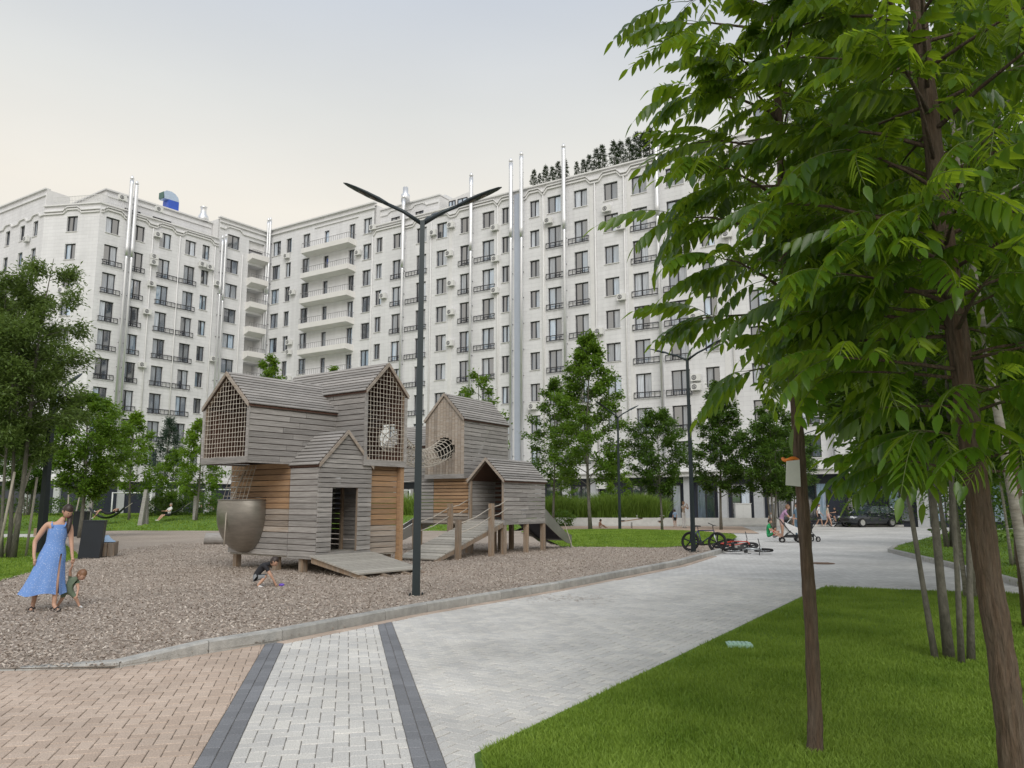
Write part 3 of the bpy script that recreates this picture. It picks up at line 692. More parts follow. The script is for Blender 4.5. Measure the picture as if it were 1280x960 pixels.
vent = MB().tube([(20.4,.3,35.2),(20.4,.3,36.0),(20.4,.3,36.2),(20.4,.3,36.9)], [.5,.5,.3,.3], 12).build('roof_vent', M_STEEL, main, MF, True)
acs = [(27.4,24.6),(27.4,21.5),(27.35,18.2),(27.5,12.0),(27.5,11.2),(32.95,29.6),(33.05,26.3),(33.0,23.0),(27.1,27.9),(24.9,30.6),(27.3,31.0),(39.3,29.1),(45.6,29.0),(47.0,27.0),(46.95,20.3),(44.6,17.4),(53.7,23.5),(53.75,20.9),(53.8,17.6),(53.7,12.3),(53.7,11.5),(53.8,8.6),(43.9,5.9),(17.9,24.6),(13.9,30.3),(16.1,32.9),(1.8,32.0),(3.1,27.2),(2.9,21.0),(2.9,19.8),(3.0,16.6),(37.4,10.9),(56.9,24.4),(60.6,19.3),(60.8,12.9)]
for (u, zz) in acs: put_ac(main, MF, u, zz-.3)
# ground floor: navy shop front, pale pillars, glass, projecting ledge
MB().box(U_C+.2, 82, -.35, .4, 3.95, 4.30).build('ledge', M_TRIM, main, MF)
MB().box(U_C+.2, 82, -.55, .4, 4.30, 4.42).build('ledge_cap', M_TRIM, main, MF)
MB().box(U_C+.2, 82, .55, .8, 0, 3.95).build('shopfront_wall', M_NAVY, main, MF)
u = 2.0
while u < 81:
    if int(u*10) % 3: MB().box(u, u+.75, .1, .5, 0, 3.95).build('pillar', M_PILL, main, MF)
    put_window(main, MF @ T(0, .48, 0), u+1.0, u+2.6, .35, 3.3, rec=0, sill=False, bias=(6, .1, 1.5, .1 if u < 55 else 6))
    u += 2.95
MB().box(44.0, 44.9, -.1, .5, 3.0, 3.62).build('air_conditioner', M_AC, main, MF)

# ---- left block: street front, frontal end bay, wing towards the corner
FW = frame(w1, dw)
left = empty('apartment_building', w1+Vector((-4,2,0)), 0, 'white apartment block with a railed roof terrace and a blue rooftop hood', 'building')
LI = Matrix.Translation(-left.location); MW = LI @ FW
UE = (CORNER-w1).dot(dw)
tops_l = [31.77-3.03*k for k in range(9)]
colsW = [(-1.6,-.14,'R',-1.75,.35),(1.22,2.7,'R',1.45,2.9),(4.46,5.86,'R',4.3,6.75),(7.6,8.96,'R',6.95,9.15),(9.8,10.77,'P',0,0)]
hw = fill_columns(left, MW, colsW, tops_l)
wall_with_holes(left, MW, -2.3, 11.85, ZB, 33.0, hw)
colsWT = [(13.08,14.76,'P',0,0)]
tops_wt = [34.0-3.06*k for k in range(9)]
hwt = fill_columns(left, MW, colsWT, tops_wt)
LG = [(16.1, 18.4, [(zt-2.35, zt) for zt in tops_wt[:8]])]
wall_with_holes(left, MW, 11.85, UE, ZB, 35.7, hwt, rec=.22) if False else None
tw = wall_with_holes(left, MW, 11.85, 15.6, ZB, 35.7, hwt)
tw2 = wall_with_holes(left, MW, 15.6, UE-.02, ZB, 35.7, LG, rec=1.5)
MB().box(15.7, UE-.1, 1.5, 1.6, ZB, 35.6).build('loggia_back_wall', M_TRIM, left, MW)
for zt in tops_wt[:8]:
    zf = zt-2.4
    MB().hexa([(16.0,-.95,zf-.05),(18.5,-.95,zf-.05),(18.5,0,zf-.4),(16.0,0,zf-.4),(16.0,-.95,zf+.6),(18.5,-.95,zf+.6),(18.5,-.003,zf+.6),(16.0,-.003,zf+.6)]).build('balcony', M_BALC, left, MW)
    rl = MB(); rl.box(16.0, 18.5, -.93, -.89, zf+1.05, zf+1.09)
    for i in range(8): rl.box(16.02+i*.35, 16.045+i*.35, -.92, -.90, zf+.6, zf+1.05)
    rl.build('balcony_rail', MATS['grey_rail'], left, MW)
    put_window(left, MW @ T(0, 1.28, 0), 16.3, 17.1, zf+.62, zt-.25, rec=.2, sill=False, bias=(4, .5, 1, .2))
moulding(left, MW, -2.2, 11.8, 32.1, [(-1.6,-.1),(1.25,2.7),(4.45,5.85),(7.6,10.75)], up=.4); moulding(left, MW, -2.2, 11.8, 32.35, [(-1.6,-.1),(1.25,2.7),(4.45,5.85),(7.6,10.75)], h=.09, d=.24, up=.4)
moulding(left, MW, 11.9, UE-.3, 34.5, [(13.1,14.7)], up=.4); moulding(left, MW, 11.9, UE-.3, 35.2, [], h=.12, d=.2)
MB().box(11.8, UE-.3, -.26, .3, 35.66, 35.82).build('parapet_cap', M_TRIM, left, MW)
MB().box(-2.3, 11.84, -.2, .3, 32.96, 33.08).build('parapet_cap', M_TRIM, left, MW)
MB().box(11.9, UE, .3, 10, 33, 35.6).build('roof_storey', M_TRIM, left, MW)
MB().box(-2.2, UE, .35, 12, 31.5, 32.8).build('roof', M_ROOF, left, MW)
MA = MW @ T(0, 1.5, 0)
ata = [(1.0,2.9,[(33.5,33.9)]),(4.3,6.6,[(33.5,33.9)])]
for (a, b, ops) in ata: put_window(left, MA, a, b, ops[0][0], ops[0][1], rec=.1, sill=False, bias=(5, 0, 1, 0))
wall_with_holes(left, MA, -1.0, 11.85, 32.8, 35.2, ata, 'attic_wall', rec=.1)
MB().box(-1.25, 11.8, 1.3, 9, 35.2, 35.36).build('attic_roof', M_TRIM, left, MW)
MB().box(-1.08, -1.0, 1.5, 9, 32.8, 35.19).build('attic_wall', M_TRIM, left, MW)
moulding(left, MA, -.9, 11.7, 34.6, [], h=.1, d=.12)
for u in (.62, 1.18): put_flue(left, MW, u, 28.0, 36.4 if u < 1 else 36.0, .21, .15)
for u in (12.1, 12.55): put_flue(left, MW, u, 26.3 if u < 12.4 else 25.6, 32.9 if u < 12.4 else 33.2, .14, .11)
for u in (3.6, 6.85, 11.4, 15.2): put_downpipe(left, MW, u, ZB, 31.9)
for (u, zz) in ((4.1,31.3),(3.85,28.7),(3.85,28.05),(3.75,25.6),(3.45,22.4),(9.75,29.3),(10.75,29.2),(3.3,16.5),(11.9,27.5),(11.9,18.4),(4.0,34.2),(-.2,34.2)): put_ac(left, MW, u, zz-.3)
# frontal end bay and street front
c0 = w1+dw*(-2.3); c1 = Vector((-49.8, c0.y+1.1, 0)); dc = (c0-c1).normalized(); LC = (c0-c1).length
MC = LI @ frame(c1, dc)
ub = LC*.42
hc = fill_columns(left, MC, [(ub, ub+1.25, 'P', 0, 0)], tops_l, hplain=1.7)
wall_with_holes(left, MC, 0, LC, ZB, 33.0, hc)
moulding(left, MC, 0, LC, 32.1, [(ub, ub+1.25)], up=.4); moulding(left, MC, 0, LC, 32.35, [(ub, ub+1.25)], h=.09, d=.24, up=.4)
MB().box(-.1, LC+.1, -.2, .3, 32.97, 33.09).build('parapet_cap', M_TRIM, left, MC)
put_ac(left, MC, ub+.3, tops_l[2]-2.35)
rl = MB()
for FR, a, b in ((MC, 1.0, LC), ):
    for i in range(34): x = a+(b-a)*i/33; rl.box(x-.015, x+.015, -.02, .01, 33.09, 33.95)
    rl.box(a, b, -.03, .02, 33.95, 34.0); rl.box(a, b, -.02, .01, 33.5, 33.53)
rl.build('roof_railing', M_AC, left, MC)
rl = MB()
for i in range(20): x = -2.3+4.0*i/19; rl.box(x-.015, x+.015, -.02, .01, 33.08, 33.95)
rl.box(-2.3, 1.7, -.03, .02, 33.95, 34.0); rl.build('roof_railing', M_AC, left, MW)
ds = -dm*1; sL = 16.0; s0 = c1-dm*sL
MS = LI @ frame(s0, dm)
hs = fill_columns(left, MS, [(sL-2.2,sL-1.2,'P',0,0),(sL-5.0,sL-4.0,'P',0,0),(sL-8.2,sL-7.2,'P',0,0),(sL-11.5,sL-10.3,'P',0,0)], tops_l)
wall_with_holes(left, MS, 0, sL, ZB, 35.0, hs)
moulding(left, MS, 0, sL, 32.1, [(sL-11.5,sL-10.3),(sL-8.2,sL-7.2),(sL-5,sL-4),(sL-2.2,sL-1.2)], up=.4)
MB().box(0, sL+.05, -.2, .4, 34.95, 35.1).build('parapet_cap', M_TRIM, left, MS); moulding(left, MS, 0, sL, 34.3, [], h=.1, d=.15)
MB().box(sL-.002, sL+.06, .02, 2.5, 33.0, 34.94).build('parapet_return', M_TRIM, left, MS)
put_ac(left, MS, sL-2.9, 29.6)
for FR, L_ in ((MW, (-2.3, UE)), (MC, (0, LC)), (MS, (0, sL))):
    MB().box(L_[0], L_[1], .03, .3, 0, 3.95).build('shopfront_wall', M_NAVY, left, FR)
    MB().box(L_[0], L_[1]-.3, -.35, .3, 3.96, 4.35).build('ledge', M_TRIM, left, FR)
    x = L_[0]+.6
    while x < L_[1]-2: MB().box(x, x+.7, -.2, .02, 0, 3.95).build('pillar', M_PILL, left, FR); x += 3.4
# blue hood and vents on the left roof
hood_m = mat('hood_blue', (.03, .09, .45), .35); hood_g = mat('hood_green', (.05, .12, .10), .4)
hp = MB().box(6.5, 7.8, 2.2, 3.4, 35.36, 36.75)
h_ = hp.build('rooftop_hood', hood_m, left, MW)
prof = [(6.0,36.75),(5.9,37.5),(6.2,37.75),(6.8,37.8),(7.3,37.65),(7.7,37.3),(7.85,36.8)]
cm = MB(); n = len(prof)
cm.add([(x, 2.25, z) for x, z in prof]+[(x, 3.35, z) for x, z in prof], [(i, i+1, n+i+1, n+i) for i in range(n-1)]+[tuple(range(n-1, -1, -1)), tuple(range(n, 2*n)), (0, n, 2*n-1, n-1)])
cm.build('hood_cowl', mat('cowl_blue_white', (.45,.55,.68), .3, .4), h_)
MB().box(5.88, 5.92, 2.3, 3.3, 36.8, 37.55).build('hood_mouth', hood_g, h_)
MB().tube([(10.9,2,35.2),(10.9,2,35.9),(10.9,2,36.3),(10.9,2,37.0),(10.9,2,37.1)], [.7,.6,.35,.35,.45], 10).build('roof_vent', M_STEEL, left, MW, True)
MB().tube([(.6,4,35.2),(.6,4,36.1),(.6,4,36.4)], [.4,.4,.15], 10).build('roof_vent', M_STEEL, left, MW, True)
# ------------------------------------------------------------------ timber play houses
M_WG = mat('weathered_larch', (.265, .25, .235), .85, var=.33, scale=7, ovar=.2, stretch=(.35,5,5), bump=.5, bscale=30, hue=(.32,.305,.29))
M_WV = mat('weathered_larch_warm', (.30, .245, .195), .85, var=.3, scale=7, ovar=.2, stretch=(.35,5,5), bump=.5, bscale=30, hue=(.34,.30,.26))
M_WF = mat('fresh_larch', (.33, .20, .105), .75, var=.3, scale=7, ovar=.2, stretch=(.35,5,5), bump=.4, bscale=30, hue=(.31,.20,.12))
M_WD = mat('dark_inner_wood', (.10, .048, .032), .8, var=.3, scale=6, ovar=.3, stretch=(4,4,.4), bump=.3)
M_DECK = mat('deck_boards', (.36, .34, .30), .9, var=.25, scale=8, ovar=.14, stretch=(.4,5,5), bump=.4)
M_POST = mat('timber_post', (.27, .19, .125), .85, var=.3, scale=6, ovar=.15, stretch=(4,4,.5), bump=.4, hue=(.25,.21,.17))
M_ROPE = mat('pale_rope', (.46, .42, .36), .9, var=.15, scale=60)
M_SLIDE = mat('slide_steel', (.36, .355, .34), .38, .85, var=.15, scale=2); M_SLIDE_SHADED = mat('slide_steel_shaded', (.035, .04, .065), .35, .3)  # trough colour darkened to stand for steel lying in shadow
M_BOWL = mat('brushed_bowl', (.30, .28, .25), .36, .9, var=.2, scale=3, stretch=(1,1,4), bump=.08, bscale=8)
M_BLACKM = mat('black_metal', (.02, .021, .023), .5)
def plank(parent, q, n, th, material, name='plank'):
    """board from a quad (4 points) pushed out by th along n"""
    q = [Vector(p) for p in q]; c = sum(q, Vector())/4
    x = (q[1]-q[0]); x.normalize(); n = Vector(n).normalized(); y = n.cross(x); y.normalize()
    M = axes(c, x, y, n); Mi = M.inverted(); b = .004
    lo = [Mi @ p for p in q]; ctr = sum(lo, Vector())/4
    pts = [(p.x, p.y, 0) for p in lo]+[(p.x-math.copysign(b, p.x), p.y-math.copysign(b, p.y), th) for p in lo]
    return MB().hexa(pts).build(name, material, parent, M)
def gable_u(z, W, ze, za): return W/2 if z <= ze else W/2*max(0.0, (za-z)/(za-ze))
def rope_net(parent, polyfun, x0, x1, z0, z1, y, sp=.115, r=.0068, name='rope_net'):
    mb = MB(); nx = max(2, round((x1-x0)/sp)); nz = max(2, round((z1-z0)/sp))
    W_, ze, za = polyfun
    for i in range(nx+1):
        x = x0+(x1-x0)*i/nx; zt = ze+(za-ze)*(1-abs(x)/(W_/2)) if abs(x) < W_/2 else ze
        zt = min(zt, z1)
        if zt-z0 > .1:
            mb.tube([(x+random.uniform(-.008, .008), y+random.uniform(-.01, .01), z0+(zt-z0)*k/6) for k in range(7)], r, 5)
    for k in range(nz+1):
        z = z0+(z1-z0)*k/nz; u = gable_u(z, W_, ze, za)
        if u > .08:
            mb.tube([(-u+2*u*i/6, y+random.uniform(-.01, .01), z+random.uniform(-.012, .012)) for i in range(7)], r, 5)
            for i in range(nx+1):
                x = x0+(x1-x0)*i/nx
                if abs(x) < u-.03: mb.ell((x, y, z), (.017, .014, .017), 5, 4)
    o = mb.build(name, M_ROPE, parent); o['kind'] = 'stuff'; return o
def cabin(thing, name, loc, rz, W, L, z0, ze, za, front, back='hplanks', side_mat=(None, None), roof=True, ph=.142, sides=(True, True), roofext=(.06, .06), circle=None, door=None, lining=True, hole_side=None, frontmat=None):
    wm = M_WG; p = .075
    root = empty(name, loc, rz, parent=thing)
    for sx in (-1, 1):
        for y in (p/2+.005, L-p/2-.005):
            x = sx*(W/2-p/2-.03); MB().box(x-p/2, x+p/2, y-p/2, y+p/2, z0+.001, ze).build('frame_post', M_POST, root)
        for y in (p/2+.005, L-p/2-.005):
            MB().hexa([(sx*(W/2-.03), y-p/2, ze-.05), (0, y-p/2, za-.06), (0, y+p/2, za-.06), (sx*(W/2-.03), y+p/2, ze-.05), (sx*(W/2-.03), y-p/2, ze+.03), (0, y-p/2, za+.0), (0, y+p/2, za+.0), (sx*(W/2-.03), y+p/2, ze+.03)]).build('rafter', M_POST, root)
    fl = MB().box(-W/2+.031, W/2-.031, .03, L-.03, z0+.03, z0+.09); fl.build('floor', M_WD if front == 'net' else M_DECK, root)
    MB().box(-W/2-.012, W/2+.012, -.035, .0, z0-.05, z0+.10).build('beam', M_WG, root)
    for sx in (-1, 1): MB().box(sx*W/2-.02, sx*W/2+.02, .0, L, z0-.05, z0-.004).build('beam', M_WG, root)
    for si, sx in enumerate((-1, 1)):
        if not sides[si]: continue
        z = z0; k = 0
        while z < ze-.03:
            zt = min(z+ph-.012, ze); m_ = side_mat[si](z, k) if side_mat[si] else wm
            segs = [(0, L)]
            if hole_side and hole_side[0] == sx:
                yc, zc, rr = hole_side[1:]; zm = (z+zt)/2
                if abs(zm-zc) < rr:
                    h = math.sqrt(rr*rr-(zm-zc)**2); segs = [(0, yc-h), (yc+h, L)]
            elif L > 2.2: j = .9+.8*((k*.618) % 1); segs = [(0, j-.003), (j+.003, L)]
            for (a, b) in segs:
                if b-a < .03: continue
                a_, b_ = (a, b) if sx > 0 else (b, a)
                plank(root, [(sx*(W/2-.026), a_, z), (sx*(W/2-.026), b_, z), (sx*(W/2-.026), b_, zt), (sx*(W/2-.026), a_, zt)], (sx, 0, 0), .027, m_)
                if hole_side and hole_side[0] == sx and lining: plank(root, [(sx*(W/2-.030), b_, z-.004), (sx*(W/2-.030), a_, z-.004), (sx*(W/2-.030), a_, zt+.006), (sx*(W/2-.030), b_, zt+.006)], (-sx, 0, 0), .012, M_WD, 'inner_plank')
            z += ph; k += 1
    if roof:
        sl = math.hypot(W/2, za-ze); n = max(5, round(sl/.118)); ov = .06
        for sx in (-1, 1):
            d = Vector((-sx*W/2, 0, za-ze)).normalized(); nn = Vector((sx*(za-ze), 0, W/2)).normalized()
            o0 = Vector((sx*W/2, 0, ze))-d*ov
            st = (sl+ov)/n
            for i in range(n):
                a = o0+d*(st*i)+nn*.045; b = o0+d*(st*(i+1)-.034)+nn*.036
                y0, y1 = -roofext[0]+random.uniform(-.008, .008), L+roofext[1]
                A = [Vector((a.x, y0, a.z)), Vector((a.x, y1, a.z)), Vector((b.x, y1, b.z)), Vector((b.x, y0, b.z))]
                if sx < 0: A = [A[1], A[0], A[3], A[2]]
                plank(root, A, nn, .024, M_WG, 'roof_slat')
            MB().hexa([(sx*W/2-d.x*ov, -roofext[0]+.01, ze-.02-d.z*ov), (sx*.004, -roofext[0]+.01, za-.02), (sx*.004, L+roofext[1]-.01, za-.02), (sx*W/2-d.x*ov, L+roofext[1]-.01, ze-.02-d.z*ov),
                       (sx*W/2-d.x*ov, -roofext[0]+.01, ze+.02-d.z*ov), (sx*.004, -roofext[0]+.01, za+.02), (sx*.004, L+roofext[1]-.01, za+.02), (sx*W/2-d.x*ov, L+roofext[1]-.01, ze+.02-d.z*ov)]).build('roof_underlay', M_WD, root)
            # barge board along the gable
            e0 = Vector((sx*(W/2+.02), 0, ze-.06)); e1_ = Vector((0, 0, za-.045))
            MB().hexa([(e0.x, -roofext[0]-.03, e0.z-.02), (0, -roofext[0]-.03, e1_.z-.02), (0, -roofext[0], e1_.z-.02), (e0.x, -roofext[0], e0.z-.02), (e0.x, -roofext[0]-.03, e0.z+.085), (0, -roofext[0]-.03, e1_.z+.085), (0, -roofext[0], e1_.z+.085), (e0.x, -roofext[0], e0.z+.085)]).build('barge_board', M_WV, root)
    def gable(y, ny, style, mt=None):
        if style == 'hplanks':
            z = z0; k = 0
            while z < za-.05:
                zt = min(z+ph-.012, za-.01); u0, u1 = gable_u(z, W, ze, za), gable_u(zt, W, ze, za)
                parts = [(-u0, u0, -u1, u1)]
                if door and ny < 0 and zt < door[3]+.05 and z > door[2]-.2:
                    parts = [(-u0, door[0], -u1, door[0]), (door[1], u0, door[1], u1)]
                for (a0, b0, a1, b1) in parts:
                    q = [(a0, y, z), (b0, y, z), (b1, y, zt), (a1, y, zt)]
                    if ny > 0: q = [q[1], q[0], q[3], q[2]]
                    if b0-a0 > .04: plank(root, q, (0, ny, 0), .027, (mt(z) if mt else wm))
                z += ph; k += 1
        elif style == 'vplanks':
            n = round(W/.125); w = W/n
            for i in range(n):
                a, b = -W/2+w*i+.004, -W/2+w*(i+1)-.004; m_ = (a+b)/2
                top = lambda x: ze+(za-ze)*(1-abs(x)/(W/2))-.012
                segs = [(z0, top(a), top(b))]
                if circle and abs(m_-circle[0]) < circle[2]:
                    h = math.sqrt(circle[2]**2-(m_-circle[0])**2)
                    segs = [(z0, circle[1]-h, circle[1]-h), (circle[1]+h, top(a), top(b))]
                for (zl, ta, tb) in segs:
                    q = [(a, y, zl), (b, y, zl), (b, y, tb), (a, y, ta)]
                    if ny > 0: q = [q[1], q[0], q[3], q[2]]
                    plank(root, q, (0, ny, 0), .027, mt(a) if mt else M_WV)
    if lining:
        for sx in (-1, 1):
            x = sx*(W/2-.034)
            if not (hole_side and hole_side[0] == sx): MB().box(min(x, x-sx*.006), max(x, x-sx*.006), .08, L-.06, z0+.09, ze-.02).build('inner_lining', M_WD, root)  # brown inner skin, added to stop light leaking between the planks
    if front == 'net':
        rope_net(root, (W-.12, ze-.02, za-.09), -W/2+.07, W/2-.07, z0+.11, za-.1, -.012)
        for sx in (-1, 1): MB().box(sx*(W/2-.03)-.045, sx*(W/2-.03)+.045, -.036, -.001, z0+.101, ze-.05).build('frame_post', M_WG, root)
    elif front in ('hplanks', 'vplanks'): gable(0, -1, front, frontmat)
    if back in ('hplanks', 'vplanks'): gable(L, 1, back)
    if lining:
        n = max(4, round((W-.1)/.16)); w = (W-.14)/n; yb = L*.62 if front == 'net' else L-.05
        for i in range(n):
            a = -W/2+.07+w*i; b = a+w-.02; tp = min(ze+(za-ze)*(1-abs(a)/(W/2)), ze+(za-ze)*(1-abs(b)/(W/2)))-.08
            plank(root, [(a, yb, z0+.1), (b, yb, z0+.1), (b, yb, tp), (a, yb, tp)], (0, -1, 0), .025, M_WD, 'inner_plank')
    return root

# ---- tower with two netted lofts
A0 = Vector((-4.64, 19.28, 0)); phA = R(52.68)
playA = empty('play_house', A0, phA-math.pi/2, 'grey timber play house with two netted lofts, a gabled porch and a steel bowl', 'play house')
# local frame of the thing: x = along e2 (t), y = along e1 (s)
def wallmix(z, k): return M_WF if z > 1.5 else (M_WV if z > .9 else M_WG)
# lower cabin: long wall faces -y
low = MB()
for (x, y) in ((-3.35, .1), (-1.7, .1), (-.3, .1), (-3.35, 2.5), (-1.7, 2.5)): low.box(x-.08, x+.08, y-.08, y+.08, 0.0, 2.6)
lowo = empty('lower_cabin', (0,0,0), 0, parent=playA)
for (x, y) in ((-3.30, .12), (-1.62, .12), (-.6, .12), (-3.30, 2.5), (-1.6, 2.5), (-.3, 2.6)): MB().box(x-.075, x+.075, y-.075, y+.075, -.02, .42).build('leg', M_POST, lowo)
MB().box(-3.5, -.12, .04, 2.72, .36, .44).build('floor', M_DECK, lowo)
z = .40; k = 0
while z < 2.66:
    zt = min(z+.13, 2.67)
    j = -1.04
    for (a, b, m_) in ((-3.52, -1.05+random.uniform(-.02, .02), wallmix(z+random.uniform(-.12, .12), k)), (-1.03, .0, M_WG)):
        if b > -.5 and zt > 2.63: continue
        plank(lowo, [(a, 0.0, z), (b, 0.0, z), (b, 0.0, zt), (a, 0.0, zt)], (0, -1, 0), .027, m_)
    plank(lowo, [(-.12, 1.74, z), (-.12, 2.72, z), (-.12, 2.72, zt), (-.12, 1.74, zt)], (1, 0, 0), .027, M_WV if z < 1 else M_WF)
    plank(lowo, [(-3.5, 2.74, z), (-3.5, .02, z), (-3.5, .02, zt), (-3.5, 2.74, zt)], (-1, 0, 0), .027, M_WG)
    plank(lowo, [(-.1, 2.75, z), (-3.5, 2.75, z), (-3.5, 2.75, zt), (-.1, 2.75, zt)], (0, 1, 0), .027, M_WG)
    z += .142; k += 1
MB().box(-.13, .02, 2.73, 2.86, .05, 2.62).build('corner_post', M_WF, lowo)
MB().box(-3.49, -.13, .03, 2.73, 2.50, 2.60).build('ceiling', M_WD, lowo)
porch = cabin(playA, 'porch', (0, .85, 0), math.pi/2, 1.70, 1.05, .40, 2.60, 3.44, 'hplanks', None, sides=(False, True), roofext=(.05, .02), door=(-.42, .40, .40, 2.06), lining=False, ph=.118)
MB().box(-.46, -.42, -.01, .05, .42, 2.1).build('door_post', M_POST, porch); MB().box(.40, .44, -.01, .05, .42, 2.1).build('door_post', M_POST, porch)
for i in range(9): plank(porch, [(-.75, 1.9, .5+i*.22), (.8, 1.9, .5+i*.22), (.8, 1.9, .66+i*.22), (-.75, 1.9, .66+i*.22)], (0, -1, 0), .02, M_WD, 'inner_plank')
MB().box(-.82, .9, 1.96, 2.0, .45, 2.5).build('light_stop_panel', M_WD, porch); MB().box(-.84, -.80, .1, 1.95, .45, 2.5).build('light_stop_panel', M_WD, porch)  # solid dark panels added so gaps do not light the doorway
cabin(playA, 'loft', (-1.995, -1.26, 0), 0, 1.91, 2.66, 2.67, 4.02, 4.84, 'net', None, roofext=(.05, .42))
cabin(playA, 'loft', (.05, 2.12, 0), math.pi/2, 1.48, 3.75, 2.67, 4.54, 5.32, 'net', 'hplanks', hole_side=(1, .62, 3.45, .36))
# ramp boards to the porch door
ramp = MB()
for yy in (-.1, .55, 1.2, 1.7): ramp.hexa([(.0, yy-.04, .28), (2.0, yy-.04, -.06), (2.0, yy+.04, -.06), (.0, yy+.04, .28), (.0, yy-.04, .41), (2.0, yy-.04, .03), (2.0, yy+.04, .03), (.0, yy+.04, .41)])
rmp = empty('ramp', (0,0,0), 0, parent=playA)
for yy in (-.1, .55, 1.2, 1.7): MB().hexa([(.02, yy-.04, .28), (2.05, yy-.04, -.06), (2.05, yy+.04, -.06), (.02, yy+.04, .28), (.02, yy-.04, .405), (2.05, yy-.04, .025), (2.05, yy+.04, .025), (.02, yy+.04, .405)]).build('joist', M_POST, rmp)
n = 13
for i in range(n):
    a, b = .02+1.72*i/n, .02+1.72*(i+1)/n-.008; za_, zb_ = .43-.19*a, .43-.19*b
    plank(rmp, [(a, -.2, za_), (b, -.2, zb_), (b, 1.82, zb_), (a, 1.82, za_)], (.19, 0, 1), .03, M_DECK)
# steel bowl on the long wall
bw = MB(); cx, cz, rb = -2.76, 1.46, .80; nu, nv = 28, 16; vs = []; fs = []
for i in range(nv+1):
    th = R(74)+(math.pi-R(74))*i/nv
    for k in range(nu+1):
        a = math.pi+math.pi*k/nu
        rs_ = rb*max(0.0, 1-abs(math.cos(th))**2.1)**(1/2.05)
        vs.append((cx+rs_*math.cos(a), -.03+rs_*math.sin(a)*.88, cz+1.04*math.cos(th)))
for i in range(nv):
    for k in range(nu): fs.append((i*(nu+1)+k, (i+1)*(nu+1)+k, (i+1)*(nu+1)+k+1, i*(nu+1)+k+1))
bw.add(vs, fs); bo = bw.build('steel_bowl', M_BOWL, playA, None, True)
rim = MB().tube([vs[k] for k in range(nu+1)], .022, 6); rim.build('bowl_rim', M_BOWL, bo, None, True)
MB().tube([(cx+.15, -.74, .62), (cx+.15, -.72, 1.4), (cx+.15, -.55, 1.85), (cx+.12, -.2, 2.5)], .016, 6).build('grab_rope', M_ROPE, bo, None, True)
nt = MB()
for i in range(7): x = cx-.5+i*.17; nt.tube([(x, -.42, 1.73), (x, -.3, 2.2), (x*.9-.26, -.15, 2.62)], .009, 5)
for k in range(4): zz = 1.85+k*.22; nt.tube([(cx-.55, -.38+k*.06, zz), (cx, -.40+k*.06, zz), (cx+.52, -.38+k*.06, zz)], .009, 5)
o = nt.build('climbing_net', M_ROPE, playA); o['kind'] = 'stuff'

# ---- second house: round hole, open porch, ramp, two slides
B0 = Vector((-.25, 26.4, 0)); phB = R(58.57)
playB = empty('play_house', B0, phB-math.pi/2, 'grey timber play house with a round hole, open porch on posts and two slides', 'play house')
cabin(playB, 'loft', (-2.40, -.05, 0), 0, 1.64, 2.82, 2.56, 4.53, 5.43, 'vplanks', 'hplanks', circle=(.0, 3.52, .40), lining=False)
pb = cabin(playB, 'porch', (-.71, 0, 0), 0, 1.42, 2.74, 1.03, 2.42, 3.15, 'open', None, roofext=(.05, .05), lining=False)
for i in range(9): plank(pb, [(-.66, 1.6, 1.2+i*.16), (.66, 1.6, 1.2+i*.16), (.66, 1.6, 1.28+i*.16), (-.66, 1.6, 1.28+i*.16)], (0, -1, 0), .02, M_WD, 'slat')
for (x, y) in ((-.06, .06), (-1.36, .06), (-.06, 1.5), (-1.36, 1.5), (-.06, 2.66), (-1.36, 2.66)): MB().box(x-.07, x+.07, y-.07, y+.07, -.02, 1.03).build('leg', M_POST, pb, T(.71, 0, 0))
lowb = empty('lower_cabin', (0,0,0), 0, parent=playB)
z = 1.0
while z < 2.5:
    zt = z+.10; m_ = M_WF if z > 1.35 else M_WV
    plank(lowb, [(-2.95, .12, z), (-1.44, .12, z), (-1.44, .12, zt), (-2.95, .12, zt)], (0, -1, 0), .027, m_)
    plank(lowb, [(-3.75, .12, z), (-2.96, .12, z), (-2.96, .12, zt), (-3.75, .12, zt)], (0, -1, 0), .027, M_WG)
    plank(lowb, [(-3.76, 2.4, z), (-3.76, .14, z), (-3.76, .14, zt), (-3.76, 2.4, zt)], (-1, 0, 0), .027, M_WG)
    z += .118
MB().box(-3.74, -1.46, .16, 2.4, 2.42, 2.5).build('ceiling', M_WD, lowb); MB().box(-3.74, -1.46, .16, 2.4, .96, 1.0).build('floor', M_DECK, lowb)
for (x, y) in ((-3.66, .25), (-1.6, .25), (-3.66, 2.3), (-1.6, 2.3)): MB().box(x-.07, x+.07, y-.07, y+.07, -.02, .96).build('leg', M_POST, lowb)
MB().box(-3.74, -1.46, 2.3, 2.36, 1.0, 2.42).build('back_wall', M_WD, lowb)
cabin(playB, 'side_loft', (-3.25, 1.3, 0), math.pi/2, 1.9, 2.2, 2.50, 3.70, 4.50, 'open', 'hplanks', lining=False)
